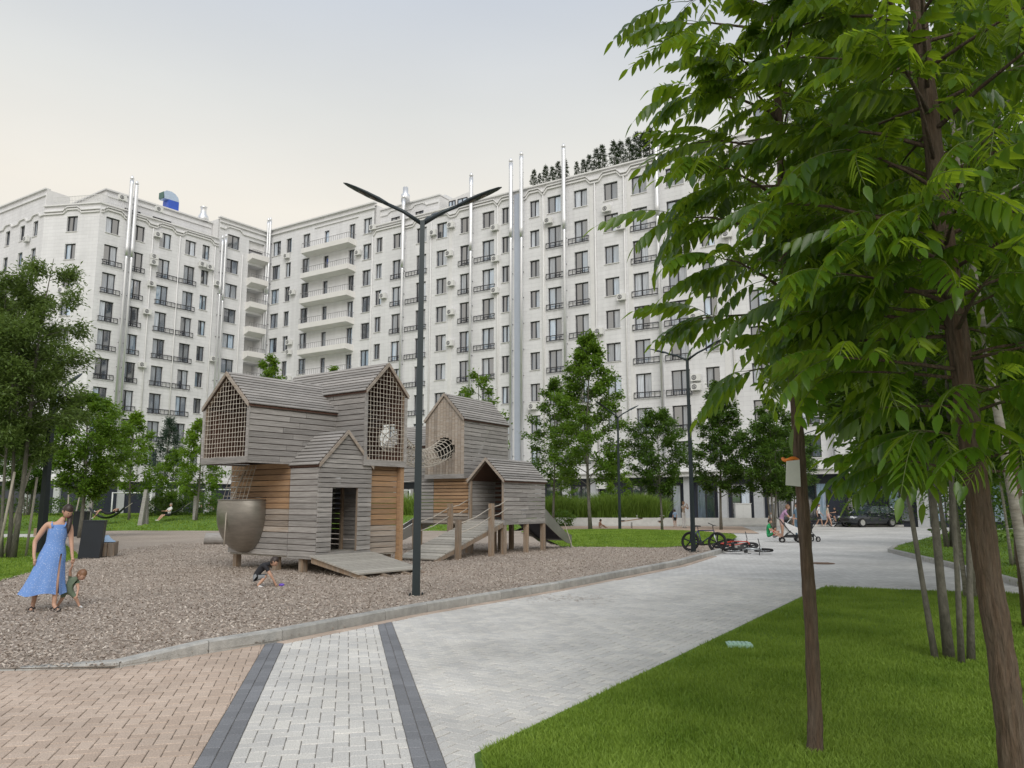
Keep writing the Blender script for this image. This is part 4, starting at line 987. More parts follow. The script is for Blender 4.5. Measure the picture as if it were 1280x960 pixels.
# ramp with posts and hand ropes
rb_ = empty('ramp', (0,0,0), 0, parent=playB); n = 15; x0_, x1_ = -1.42, -.02; Lr = 3.7
for i in range(n):
    a, b = -Lr*i/n, -Lr*(i+1)/n+.02+(.03 if i % 3 == 0 else 0); za_, zb_ = 1.06+a*1.0/Lr, 1.06+b*1.0/Lr
    plank(rb_, [(x1_, a, za_), (x1_, b, zb_), (x0_, b, zb_), (x0_, a, za_)], (0, -.27, 1), .035, M_DECK)
for x in (x0_+.02, x1_-.02): MB().hexa([(x-.03, -Lr, -.05), (x+.03, -Lr, -.05), (x+.03, -.05, .90), (x-.03, -.05, .90), (x-.03, -Lr, .05), (x+.03, -Lr, .05), (x+.03, -.05, 1.04), (x-.03, -.05, 1.04)]).build('stringer', M_POST, rb_)
pp = []
for x in (x0_-.1, x1_+.1):
    for y in (-.9, -2.7):
        zt = 1.06+y/Lr+.85
        MB().box(x-.07, x+.07, y-.07, y+.07, -.02, zt).build('post', M_POST, rb_); pp.append((x, y, zt))
rp = MB()
for x in (x0_-.1, x1_+.1):
    for dz in (-.12, -.4):
        y1, y2 = -.9, -2.7; za1, za2 = 1.06+y1/Lr+.85+dz, 1.06+y2/Lr+.85+dz
        rp.tube([(x, y2, za2), (x, -1.8, (za1+za2)/2-.06), (x, y1, za1)], .014, 6); rp.tube([(x, y1, za1), (x*.98, -.45, za1+.06), (x*.97, .05, za1+.24)], .014, 6)
o = rp.build('hand_rope', M_ROPE, rb_, None, True); o['kind'] = 'stuff'
def slide(thing, top, bot, width, wall, flare=.0):
    top, bot = Vector(top), Vector(bot); d = bot-top; h = Vector((d.x, d.y, 0)); Lh = h.length; h.normalize(); nrm = Vector((-h.y, h.x, 0))
    prof = [(0, 0), (.12, -.02), (.3, -.28), (.55, -.62), (.78, -.9), (.9, -.985), (1.0, -1.0)]
    dz = top.z-bot.z; P = [top+h*(Lh*a)+Vector((0, 0, dz*b)) for a, b in prof]
    tr = MB()
    for i in range(len(P)-1):
        a, b = P[i], P[i+1]; w = nrm*(width/2-.004); t = Vector((0, 0, .02))
        tr.hexa([a-w, b-w, b+w, a+w, a-w+t, b-w+t, b+w+t, a+w+t])
    so = tr.build('slide', M_SLIDE_SHADED, thing)
    for s in (-1, 1):
        sd = MB()
        for i in range(len(P)-1):
            a, b = P[i]+nrm*(s*width/2), P[i+1]+nrm*(s*width/2); w = nrm*.015
            ha, hb = (wall*(1-.55*prof[i][0])), (wall*(1-.55*prof[i+1][0])); lo = Vector((0, 0, -.10))
            q = [a-w+lo, b-w+lo, b+w+lo, a+w+lo, a-w+Vector((0,0,ha)), b-w+Vector((0,0,hb)), b+w+Vector((0,0,hb)), a+w+Vector((0,0,ha))]
            sd.hexa(q)
        sd.build('slide_side', M_SLIDE, so)
        rl = MB().tube([P[i]+nrm*(s*width/2)+Vector((0, 0, wall*(1-.55*prof[i][0])+.01)) for i in range(len(P))], .022, 6); rl.build('slide_rail', M_SLIDE, so, None, True)
        b = P[-1]+nrm*(s*(width/2-.03)); MB().tube([b+Vector((0,0,-.02)), Vector((b.x, b.y, -.03))], .02, 6).build('slide_leg', M_SLIDE, so)
slide(playB, (-.71, 2.76, 1.05), (-.71, 5.0, .28), 1.15, .42)
slide(playB, (-3.75, 1.2, 1.02), (-4.85, -.55, .28), .72, .40)
MB().tube([(-.05, 4.3, .95), (.06, 4.4, .5), (.14, 4.55, .05)], .014, 5).build('hanging_rope', M_ROPE, playB)
# rope tunnel between the two houses
def locA(x, y, z): return (Matrix.Translation(A0) @ RZ(phA-math.pi/2)) @ Vector((x, y, z))
def locB(x, y, z): return (Matrix.Translation(B0) @ RZ(phB-math.pi/2)) @ Vector((x, y, z))
pa_, pb_ = locA(-.57, 2.90, 3.42), locB(-2.40, -.10, 3.50)
tun = MB(); N = 16; cs = [pa_.lerp(pb_, i/N)-Vector((0, 0, .42*math.sin(math.pi*i/N))) for i in range(N+1)]
dr = (pb_-pa_).normalized(); rgt = dr.cross(Vector((0,0,1))).normalized(); upv = rgt.cross(dr)
rad = lambda i: .36-.07*math.sin(math.pi*i/N)
for k in range(10):
    a = 2*math.pi*k/10; tun.tube([cs[i]+(rgt*math.cos(a)+upv*math.sin(a))*rad(i) for i in range(N+1)], .012, 5)
for i in range(N+1): tun.tube([cs[i]+(rgt*math.cos(2*math.pi*k/12)+upv*math.sin(2*math.pi*k/12))*rad(i) for k in range(12)], .012, 5, closed=True)
tn = tun.build('rope_tunnel', M_ROPE); tag(tn, 'pale rope net tunnel slung between the two play houses', 'rope tunnel')
# logs lying on the chips
def log(p, length, r, rz, label):
    mb = MB(); n = 7; mb.tube([(-length/2+length*i/n, .02*math.sin(i*1.7), .015*math.cos(i*2.1)) for i in range(n+1)], [r*(.94+.08*((i*37) % 10)/10) for i in range(n+1)], 12)
    o = mb.build('log', M_WG, None, T(p[0], p[1], r+.01) @ RZ(rz), True); tag(o, label, 'log')
p = G(273, 681); log(p, 1.1, .24, R(8), 'short grey log lying beside the steel bowl'); p = G(488, 675); log(p, 1.5, .25, R(70), 'grey log lying in the gap between the play houses')

# ------------------------------------------------------------------ street lamps
M_LAMP = mat('lamp_anthracite', (.022, .032, .036), .42, .3, var=.1, scale=4); M_LENS = mat('lamp_lens', (.12, .10, .08), .25, var=.1)
def lamp(loc, rz, label, arm_up=.5, arm_out=1.25, third=True, H=6.55, w=.062):
    o = empty('street_lamp', loc, rz, label, 'street lamp', 'street lamps')
    mb = MB(); 
    for (z0_, z1_, ra, rb2) in ((0, H, w, w*.62),):
        mb.hexa([(-ra,-ra,0),(ra,-ra,0),(ra,ra,0),(-ra,ra,0),(-rb2,-rb2,H),(rb2,-rb2,H),(rb2,rb2,H),(-rb2,rb2,H)])
    mb.build('pole', M_LAMP, o)
    pl = MB().box(-.14, .14, -.14, .14, 0.0, .035); pl.build('base_plate', M_LAMP, o)
    for sx, sy in ((-1,-1),(1,-1),(1,1),(-1,1)): MB().tube([(sx*.11, sy*.11, .035), (sx*.11, sy*.11, .075)], .016, 6).build('bolt', M_LAMP, o)
    arms = [((math.cos(a), math.sin(a)), L_) for a, L_ in ((R(180), arm_out), (R(0), arm_out))]
    if third: arms.append(((math.cos(R(78)), math.sin(R(78))), .9))
    for (dx, dy), L_ in arms:
        ar = MB().tube([(0, 0, H-.06), (dx*L_*.5, dy*L_*.5, H+arm_up*.42*L_/arm_out), (dx*L_, dy*L_, H+arm_up*.80*L_/arm_out)], [.042, .038, .034], 8); ao = ar.build('arm', M_LAMP, o, None, True)
        s = arm_up*.80/arm_out
        X = Vector((dx, dy, s)).normalized(); Yv = Vector((-dy, dx, 0)); Z = X.cross(Yv)
        prof = [(-.08,.045,.035),(.0,.055,.045),(.12,.10,.055),(.35,.135,.05),(.6,.125,.035),(.78,.085,.022),(.86,.02,.01)]
        hb = MB(); nseg = 10
        for (x, wy, hz) in prof:
            for k in range(nseg):
                t = 2*math.pi*k/nseg; hb.v.append((x, wy*math.cos(t), hz*max(-.35, math.sin(t))))
        for i in range(len(prof)-1):
            for k in range(nseg): hb.f.append((i*nseg+k, i*nseg+(k+1) % nseg, (i+1)*nseg+(k+1) % nseg, (i+1)*nseg+k)); hb.m.append(0)
        hb.f.append(tuple(reversed(range(nseg)))); hb.m.append(0); hb.f.append(tuple((len(prof)-1)*nseg+k for k in range(nseg))); hb.m.append(0)
        e0 = Vector((dx*L_, dy*L_, H+arm_up*.80*L_/arm_out))
        ho = hb.build('lamp_head', M_LAMP, ao, axes(e0, X, Yv, Z), True)
        for xx in (.22, .45): MB().ell((xx, 0, -.024), (.075, .07, .012), 10, 5).build('lens', M_LENS, ho, None, True)
    return o
lamp(G(520, 747), R(4), 'dark twin-armed lamp post standing on the wood chips by the kerb', w=.07, H=7.0, arm_out=.74, arm_up=.44)
lamp(G(867, 691), R(-42), 'dark lamp post at the kerb with a black-wheeled bicycle behind it', arm_out=.8, arm_up=.35, third=False, H=6.75)
lamp(Vector((6.0, 45.2, 0)), R(35), 'slim dark lamp post on the grass mound before the reed bed', arm_out=.85, arm_up=.5, third=False)
lamp(AY(57, 700, 19.0)*Vector((1,1,0)) if False else Vector((-15.9, 27.5, 0)), R(75), 'dark lamp post behind the woman in the blue dress', third=False, w=.115, H=5.4, arm_out=.5)
lamp(Vector((20.8, 58, 0)), R(0), 'dark lamp post beside the parked car', third=False)
# ------------------------------------------------------------------ trees
M_BARK = mat('bark_brown', (.095, .062, .04), .95, var=.45, scale=9, stretch=(6,6,.9), bump=1.0, bscale=14, hue=(.11,.082,.06))
M_BARKG = mat('bark_grey', (.15, .14, .115), .9, var=.35, scale=8, stretch=(3,3,1.5), bump=.6, bscale=18, hue=(.11,.105,.085))
M_BARKP = mat('bark_pale', (.30, .285, .25), .85, var=.3, scale=8, stretch=(1.5,1.5,6), bump=.4, bscale=18, hue=(.20,.18,.15))
M_LEAFM = leafmat('maple_leaf', (.055,.125,.015), (.135,.235,.03), (.25,.40,.035), .40)
M_LEAFL = leafmat('linden_leaf', (.075,.16,.016), (.16,.27,.03), (.30,.46,.04), .45)
M_LEAFD = leafmat('dark_leaf', (.038,.09,.016), (.095,.17,.026), (.19,.32,.035), .38)
M_LEAFS = leafmat('spruce_needle', (.028,.055,.022), (.075,.11,.045), (.07,.12,.04), .25)
M_LEAFW = leafmat('willow_leaf', (.07,.12,.03), (.16,.23,.065), (.25,.36,.07), .42)
M_LEAFP = leafmat('pinnate_leaf', (.020,.062,.008), (.085,.17,.016), (.40,.58,.03), .48, .30, .5)
M_REED = leafmat('reed_blade', (.11,.19,.025), (.24,.34,.065), (.30,.44,.06), .35)
def leaf_arrays(P, D, size, n_jit=.5, wid=.55, down=.25):
    """one folded leaf per row: P root points, D outward directions"""
    n = len(P); d = D+rng.normal(0, n_jit, (n, 3)); d[:, 2] -= down; d /= np.linalg.norm(d, axis=1)[:, None]+1e-9
    up = rng.normal(0, .5, (n, 3)); up[:, 2] += 1; s = np.cross(d, up); s /= np.linalg.norm(s, axis=1)[:, None]+1e-9; nn = np.cross(s, d)
    l = (size*rng.uniform(.65, 1.3, n))[:, None]; w = l*wid
    V = np.empty((n, 4, 3)); V[:, 0] = P; V[:, 1] = P+d*l*.48+s*w*.5+nn*l*.10; V[:, 2] = P+d*l; V[:, 3] = P+d*l*.48-s*w*.5+nn*l*.10
    i = np.arange(n)*4; F = np.concatenate([np.c_[i, i+1, i+2], np.c_[i, i+2, i+3]])
    return V.reshape(-1, 3), F
def crown_shape(kind, t):
    if kind == 'oval': return math.sin(math.pi*min(1, max(0, t*.92+.06)))**.7
    if kind == 'cone': return max(.04, (1-t)**.85*min(1, .35+t*5))
    if kind == 'egg': return max(.05, min(1, .55+t*2.2)*(1-t)**.62*1.15)
    return 1
_tree_cache = {}
def make_tree(key, H, tr, z0, Rc, kind, nb, nl, lsize, lean=(0,0), seed=1, stems=1, up=.45, twig=5, wid=.55, down=.25, spread=.3, bark=None, leaf=None):
    """trunk with limbs (one mesh) and a crown of single leaves along the twigs"""
    r_ = random.Random(seed); tb = MB(); pts = []; dirs = []
    for st in range(stems):
        az = 2*math.pi*st/max(1, stems)+r_.random(); off = (0 if stems == 1 else spread)
        bx, by = off*.45*math.cos(az), off*.45*math.sin(az); n = 8
        hh = H*(1 if st == 0 else r_.uniform(.75, .95))
        path = []
        for i in range(n+1):
            t = i/n; path.append(Vector((bx+lean[0]*t*hh+off*math.cos(az)*t*1.6+.03*hh*.3*math.sin(t*5+st+seed), by+lean[1]*t*hh+off*math.sin(az)*t*1.6+.03*hh*.3*math.cos(t*4+seed), t*hh)))
        rs = tr*(1 if st == 0 else r_.uniform(.55, .85)); rad = [rs*(1.25 if i == 0 else 1)*(1-.9*(i/n)**1.1) for i in range(n+1)]
        path[0].z = -.05; tb.tube(path, rad, 9)
        def at(h):
            t = max(0, min(1, h/hh))*n; i = min(n-1, int(t)); return path[i].lerp(path[i+1], t-i)
        m = max(3, nb//stems)
        for b in range(m):
            t = (b+.5+r_.uniform(-.3, .3))/m; h = z0+(hh*.98-z0)*t; L_ = Rc*crown_shape(kind, t)*r_.uniform(.72, 1.12)/(1 if stems == 1 else 1.15)
            a = b*2.39996+r_.uniform(-.4, .4)+st; u = up*(1-t*.2)*r_.uniform(.6, 1.3)
            p0 = at(max(.3, h-L_*u*.6)); e = p0+Vector((math.cos(a)*L_, math.sin(a)*L_, L_*u))
            mid = p0.lerp(e, .5)+Vector((0, 0, L_*.06)); br = rs*.33*(1-t*.6)
            tb.tube([p0, mid, e], [br, br*.6, br*.2], 5, cap=False)
            for q in range(twig):
                s = .3+.7*(q+r_.random())/twig; o = (p0.lerp(mid, s*2) if s < .5 else mid.lerp(e, s*2-1))
                ta = a+r_.uniform(-1.3, 1.3); tl = L_*.42*r_.uniform(.5, 1.2)*(1.15-s*.4)
                te = o+Vector((math.cos(ta)*tl, math.sin(ta)*tl, tl*r_.uniform(-.1, .55)))
                if q % 2 == 0: tb.tube([o, te], [br*.3, br*.1], 4, cap=False)
                for k in range(3): 
                    f = (k+1)/3; pts.append(o.lerp(te, f)); dirs.append((te-o).normalized())
    P0 = np.array(pts); D0 = np.array(dirs); idx = rng.integers(0, len(P0), nl)
    P = P0[idx]+rng.normal(0, .055*Rc+.03, (nl, 3)); D = D0[idx]
    V, F = leaf_arrays(P, D, lsize, .55, wid, down)
    return tb.mesh('trunk', bark or M_BARKG, True), np_mesh('crown', V, F, leaf or M_LEAFM)
def tree(name, label, loc, key, rz=0.0, s=1.0, group=None, cat='tree', **kw):
    if key not in _tree_cache: _tree_cache[key] = make_tree(key, **kw)
    tm, cm_ = _tree_cache[key]; o = empty(name, loc, rz, label, cat, group); o.scale = (s, s, s)
    link('trunk', tm, o); link('crown', cm_, o); return o
# trees round the lawn mound and in front of the long block
tree('maple_tree', 'tall young maple with a dark pointed crown rising from the grass mound', (4.75, 49.5, .05), 'm1', 0, 1, H=12.3, tr=.11, z0=3.0, Rc=2.5, kind='egg', nb=40, nl=17000, lsize=.22, seed=3, leaf=M_LEAFM)
tree('maple_tree', 'sparse slender maple beside the wooden porch and the tall maple', (2.95, 56.5, .05), 'm2', 0, 1, H=10.6, tr=.09, z0=2.8, Rc=2.2, kind='egg', nb=30, nl=8500, lsize=.2, seed=5, leaf=M_LEAFM)
tree('round_tree', 'small round-crowned tree with a staked thin trunk on the mound', (8.9, 48.5, .05), 'r1', 0, 1, H=7.3, tr=.07, z0=2.2, Rc=1.75, kind='oval', nb=40, nl=15000, lsize=.16, seed=8, leaf=M_LEAFD)
tree('maple_tree', 'dense dark green tree behind the lamp post by the bicycles', (13.6, 52.5, .03), 'm3', 0, 1, H=9.7, tr=.09, z0=2.3, Rc=1.9, kind='egg', nb=44, nl=18000, lsize=.19, seed=11, leaf=M_LEAFD)
tree('round_tree', 'dark bushy tree with three close trunks beside the white cabinet', (16.2, 50.5, .03), 'm4', 0, 1, H=8.3, tr=.08, z0=2.2, Rc=2.1, kind='oval', nb=54, nl=18000, lsize=.18, seed=13, stems=3, leaf=M_LEAFD)
tree('round_tree', 'dark bushy tree behind the people by the pram', (19.0, 55, .03), 'm4', 2.0, .9)
tree('sapling', 'small bright sapling growing out of the reed bed', (8.6, 65.5, .3), 's1', 0, 1, cat='tree', H=5.2, tr=.05, z0=1.0, Rc=1.3, kind='egg', nb=20, nl=2600, lsize=.2, seed=17, leaf=M_LEAFL)
tree('sapling', 'small bright sapling at the wall beside the tall maple', (4.1, 66, .3), 's1', 2.1, .85)
# behind the play houses
tree('maple_tree', 'bright young tree with its top showing over the left loft roof', (-18.5, 60, .4), 'l1', 0, 1, H=12.6, tr=.11, z0=4.0, Rc=2.2, kind='egg', nb=28, nl=7000, lsize=.22, seed=21, leaf=M_LEAFL)
tree('maple_tree', 'bright young tree with its top showing between the two gabled lofts', (-12.2, 55, .3), 'l1', 1.4, .86)
tree('maple_tree', 'thin bright tree with its top showing over the house with the round hole', (-2.2, 50.5, .1), 'l2', 0, 1, H=10.0, tr=.09, z0=4.5, Rc=2.1, kind='egg', nb=18, nl=2200, lsize=.22, seed=23, leaf=M_LEAFL)
# trees on the left
tree('linden_tree', 'bushy green tree with a short trunk behind the dark litter bins', (-21.0, 39.5, .03), 'lt1', 0, 1, H=7.0, tr=.10, z0=2.0, Rc=1.9, kind='oval', nb=46, nl=19000, lsize=.17, seed=31, leaf=M_LEAFM)
tree('linden_tree', 'light green tree on the grass rise by the hammocks', (-26.5, 56, .4), 'lt2', 0, 1, H=7.6, tr=.09, z0=2.0, Rc=2.0, kind='egg', nb=30, nl=8000, lsize=.2, seed=33, leaf=M_LEAFL)
tree('linden_tree', 'yellow green slender tree between the hammocks and the netted loft', (-21.6, 55.5, .4), 'lt2', 2.2, .93)
tree('linden_tree', 'small yellow green tree in front of the blue green conifer', (-25.3, 60, .5), 's1', .7, 1.0)
tree('conifer', 'loose blue green conifer standing against the white wing', (-31.0, 72, .4), 'cn', 0, 1, H=9.0, tr=.12, z0=.8, Rc=2.4, kind='cone', nb=44, nl=9000, lsize=.26, seed=41, leaf=leafmat('bluegreen_needle', (.035,.075,.05), (.07,.115,.075), (.06,.12,.06), .25), wid=.16, down=.0, up=.1)
tree('ash_tree', 'large green tree with several slim stems beside a dark lamp post', (-15.3, 24.6, .03), 'ash', 0, 1, H=9.4, tr=.085, z0=3.0, Rc=2.0, kind='oval', nb=72, nl=42000, lsize=.15, seed=51, stems=4, spread=.33, wid=.32, leaf=M_LEAFW)
tree('ash_tree', 'green slim-stemmed tree at the picture edge past the lawn', (-17.8, 26.5, .03), 'ash', 1.7, .98)
tree('maple_tree', 'dark tree crown behind the slim-stemmed trees and the hedge', (-31.5, 47, .03), 'm3', .5, .95)
tree('maple_tree', 'dark leafy tree behind the hedge by the left wing', (-36, 60, .3), 'm4', .8, 1.0)
# wooden stakes that hold the young stems
M_STAKE = mat('pale_stake', (.33, .30, .25), .9, var=.25, scale=8, stretch=(3,3,.6))
for i, (px, Y, h, lx, lb) in enumerate(((3, 24.0, 2.6, .10, 'pale stake leaning to the slim stems at the picture edge'), (10, 26.5, 3.0, .22, 'long pale stake slanting across the slim stems'), (38, 25.6, 2.5, .05, 'pale upright stake beside the slim stems'), (87, 44, 2.3, -.05, 'pale stake before the hedge near the litter bins'), (92, 45, 2.2, .14, 'short pale stake slanting before the hedge'))):
    p = Vector(((px-640)/1011*Y, Y, 0))
    o = MB().tube([(0,0,-.05), (lx*h, .03, h)], [.04, .035], 7).build('stake', M_STAKE, None, T(*p), True); tag(o, lb, 'stake')
# grove on the right
tree('ash_tree', 'clump of four bent grey stems rising from the near lawn', (4.62, 8.75, .02), 'gr1', R(35), 1, H=6.6, tr=.05, z0=2.15, Rc=1.85, kind='oval', nb=60, nl=24000, lsize=.14, seed=61, stems=4, spread=.34, wid=.4, bark=M_BARKG, leaf=M_LEAFM)
tree('ash_tree', 'clump of thin pale stems at the edge of the lawn by the road', (8.0, 14.4, .02), 'gr2', 0, 1, H=8.0, tr=.055, z0=2.3, Rc=2.7, kind='oval', nb=72, nl=32000, lsize=.17, seed=63, stems=4, spread=.3, wid=.45, bark=M_BARKP, leaf=M_LEAFM)
tree('birch_tree', 'leaning pale-barked stem beside the thick brown trunk', (4.42, 7.05, .02), 'bi', 0, 1, H=7.6, tr=.05, z0=3.0, Rc=1.5, kind='oval', nb=36, nl=9000, lsize=.10, seed=65, lean=(-.035, .02), bark=M_BARKP, leaf=M_LEAFM)
tree('ash_tree', 'dark straight trunk standing behind the leaning pale stem', (6.95, 11.0, .02), 'gr3', 0, 1, H=9.2, tr=.085, z0=2.9, Rc=2.0, kind='oval', nb=52, nl=16000, lsize=.14, seed=67, bark=M_BARK, leaf=M_LEAFD)
for i, (x, y, k, s, lb) in enumerate(((13.2, 21.5, 'gr2', 1.05, 'leafy tree on the lawn just past the road kerb'), (18.5, 25, 'gr3', 1.1, 'dense green tree well back on the far lawn'), (16.5, 30.5, 'm4', 1.1, 'dark bushy tree at the far road bend'), (23, 36, 'gr3', 1.15, 'large green tree far back beyond the road bend'), (30, 44, 'gr2', 1.3, 'large pale green tree beyond the parked car'), (11.6, 15.2, 'gr3', .95, 'tall green tree at the lawn corner with leaves to the picture edge'), (9.2, 11.6, 'gr2', .9, 'thin stemmed tree at the right picture edge'))):
    tree('ash_tree', lb, (x, y, .04), k, i*1.3, s)
# rooftop conifers in a planter
spr = dict(H=2.9, tr=.05, z0=.2, Rc=.52, kind='cone', nb=26, nl=900, lsize=.3, seed=71, leaf=M_LEAFS, wid=.14, down=-.1, up=.2, twig=3)
for i in range(19):
    u = 37.3+i*.69+random.uniform(-.12, .12)
    if i in (6, 12): continue
    p = FM @ Vector((u, .45, 32.9)); sc = (.62+.018*i)*random.uniform(.8, 1.2)
    tree('roof_conifer', 'small dark conifer in the row on the roof edge of the long block', p, 'spr%d' % (i % 3), random.random()*6, sc, group='conifers on the roof edge', **dict(spr, seed=71+i % 3))

# ------------------------------------------------------------------ reed bed, hedge, shrubs
def blades(name, X, Y, Z, h, w, label, material, cat, bend=.35):
    n = len(X); a = rng.uniform(0, 2*np.pi, n); hh = h*rng.uniform(.55, 1.1, n); lx = rng.normal(0, bend, n)*hh; ly = rng.normal(0, bend, n)*hh
    ca, sa = np.cos(a)*w/2, np.sin(a)*w/2; V = np.empty((n, 5, 3))
    V[:, 0] = np.c_[X-ca, Y-sa, Z]; V[:, 1] = np.c_[X+ca, Y+sa, Z]; V[:, 2] = np.c_[X+ca+lx*.35, Y+sa+ly*.35, Z+hh*.6]; V[:, 3] = np.c_[X-ca+lx*.35, Y-sa+ly*.35, Z+hh*.6]; V[:, 4] = np.c_[X+lx, Y+ly, Z+hh*.97]
    i = np.arange(n)*5; F = np.concatenate([np.c_[i, i+1, i+2], np.c_[i, i+2, i+3], np.c_[i+3, i+2, i+4]])
    o = link(name, np_mesh(name, V.reshape(-1, 3), F, material)); tag(o, label, cat, kind='stuff'); return o
n = 16000; X = rng.uniform(2.4, 12.2, n); Y = rng.uniform(63.4, 67.5, n)-.0*X
blades('reeds', X, Y, np.full(n, .35), 2.0+.35*np.sin(X*1.4)*np.sin(X*.6+1), .05, 'tall green reeds in the bed behind the sand pit', M_REED, 'reeds')
n = 9000; X = rng.uniform(-10.5, -.5, n); Y = rng.uniform(61, 64, n)
blades('reeds', X, Y, np.full(n, .2), 2.3+.3*np.sin(X*1.7), .05, 'tall green reeds seen through the gap between the play houses', M_REED, 'reeds')
def leafmass(name, boxf, n, size, label, leaf, cat, wid=.5):
    P = boxf(n); D = rng.normal(0, 1, (n, 3)); D[:, 2] = np.abs(D[:, 2]); D /= np.linalg.norm(D, axis=1)[:, None]
    V, F = leaf_arrays(P, D, size, .4, wid, .1); o = link(name, np_mesh(name, V, F, leaf)); tag(o, label, cat); return o
def ellf(c, r):
    def f(n):
        d = rng.normal(0, 1, (n, 3)); d /= np.linalg.norm(d, axis=1)[:, None]; rr = rng.random(n)**.33; rr = np.where(rr > .6, rr, .6+rr*.3)
        w = 1+.18*np.sin(d[:, 0]*5+c[0])*np.sin(d[:, 2]*6)
        p = d*(rr*w)[:, None]*np.array(r)+np.array(c); p[:, 2] = np.maximum(p[:, 2], .02); return p
    return f
for (px, Y, zc, r, nl, lb, lf) in ((238, 62, 1.4, (2.9, 1.6, 1.35), 6500, 'wide fine-leaved green shrub behind the man on the hammock', M_LEAFM), (205, 60, 1.2, (1.5, 1.2, 1.1), 3000, 'small pale green shrub beside the timber hammock posts', M_LEAFW), (700, 60.8, .5, (1.2, .7, .7), 1500, 'low green shrub at the foot of the sparse maple', M_LEAFM), (690, 66, 1.2, (1.6, 1.0, 1.3), 2500, 'dark shrub behind the wooden porch', M_LEAFD)):
    leafmass('shrub', ellf(((px-640)/1011*Y, Y, zc), r), nl, .16, lb, lf, 'shrub')
def hedgef(x0, x1, y0, y1, z1):
    def f(n): return np.c_[rng.uniform(x0, x1, n), rng.uniform(y0, y1, n), z1*rng.random(n)**.6*(1+.06*np.sin(np.linspace(0, 60, n)))]
    return f
leafmass('hedge', hedgef(-52, -31, 60, 61.6, 2.0), 9000, .17, 'long dark green hedge before the navy ground floor', M_LEAFD, 'hedge')
leafmass('hedge', hedgef(24, 70, 58, 60.5, 3.2), 12000, .22, 'high dark hedge beyond the far lawn', M_LEAFD, 'hedge')
leafmass('hedge', hedgef(18, 36, 33, 35.5, 3.2), 15000, .2, 'tall green hedge closing the far lawn at the right', M_LEAFD, 'hedge')

# ------------------------------------------------------------------ the two near trees with feathered leaves
def pinnate(seed, L=.46, pairs=7, ll=.125):
    r_ = random.Random(seed); mb = MB(); C = []
    n = 12; curve = r_.uniform(.35, .8); sw = r_.uniform(-.15, .15)
    for i in range(n+1):
        t = i/n; C.append(Vector((L*t*(1-.12*t), sw*L*t*t, L*(.10*t-curve*.75*t*t))))
    mb.tube(C, [.0028*(1-.6*i/n) for i in range(n+1)], 4, mi=1)
    def at(t):
        f = t*n; i = min(n-1, int(f)); return C[i].lerp(C[i+1], f-i), (C[min(n, i+1)]-C[i]).normalized()
    def leaflet(p, d, up, l, w):
        s = d.cross(up).normalized(); nn = s.cross(d).normalized(); sec = [(.0, .0), (.18, .72), (.42, 1.0), (.70, .72), (.88, .34), (1.0, 0)]
        vs = []; bend = r_.uniform(.05, .28)
        for (t, f) in sec:
            c = p+d*(l*t)-Vector((0,0,1))*(l*bend*t*t)
            if f == 0: vs.append(c)
            else: vs += [c+s*(w*f*.5)+nn*(w*.16*f), c, c-s*(w*f*.5)+nn*(w*.16*f)]
        fs = [(0, 1, 2), (0, 2, 3)]
        for k in range(3): b = 1+3*k; fs += [(b, b+3, b+4, b+1), (b+1, b+4, b+5, b+2)]
        fs += [(10, 13, 11), (11, 13, 12)]
        mb.add(vs, fs, 0)
    for k in range(pairs):
        t = .22+.76*k/(pairs-.2); p, d = at(min(.98, t)); size = ll*(.72+.5*math.sin(math.pi*(k+.8)/(pairs+.6)))
        for sd in (-1, 1):
            if r_.random() < .04: continue
            side = d.cross(Vector((0, 0, 1))).normalized()*sd
            dd = (side*r_.uniform(.55, .85)+d*r_.uniform(.25, .5)+Vector((0, 0, -r_.uniform(.35, .85)))).normalized()
            leaflet(p, dd, Vector((0, 0, 1))+side*.3, size*r_.uniform(.85, 1.12), size*r_.uniform(.38, .46))
    p, d = at(1.0); leaflet(p, (d+Vector((0,0,-.3))).normalized(), Vector((0,0,1)), ll*1.05, ll*.42)
    me = mb.mesh('leaf', [M_LEAFP, M_TWIG], True); V = np.array([tuple(v) for v in mb.v]); return me, V, mb.f, mb.m
M_TWIG = mat('green_twig', (.10, .13, .04), .6)
PIN = [pinnate(100+i, L=.42+.03*i, pairs=7+i % 3, ll=.100+.007*(i % 4)) for i in range(7)]
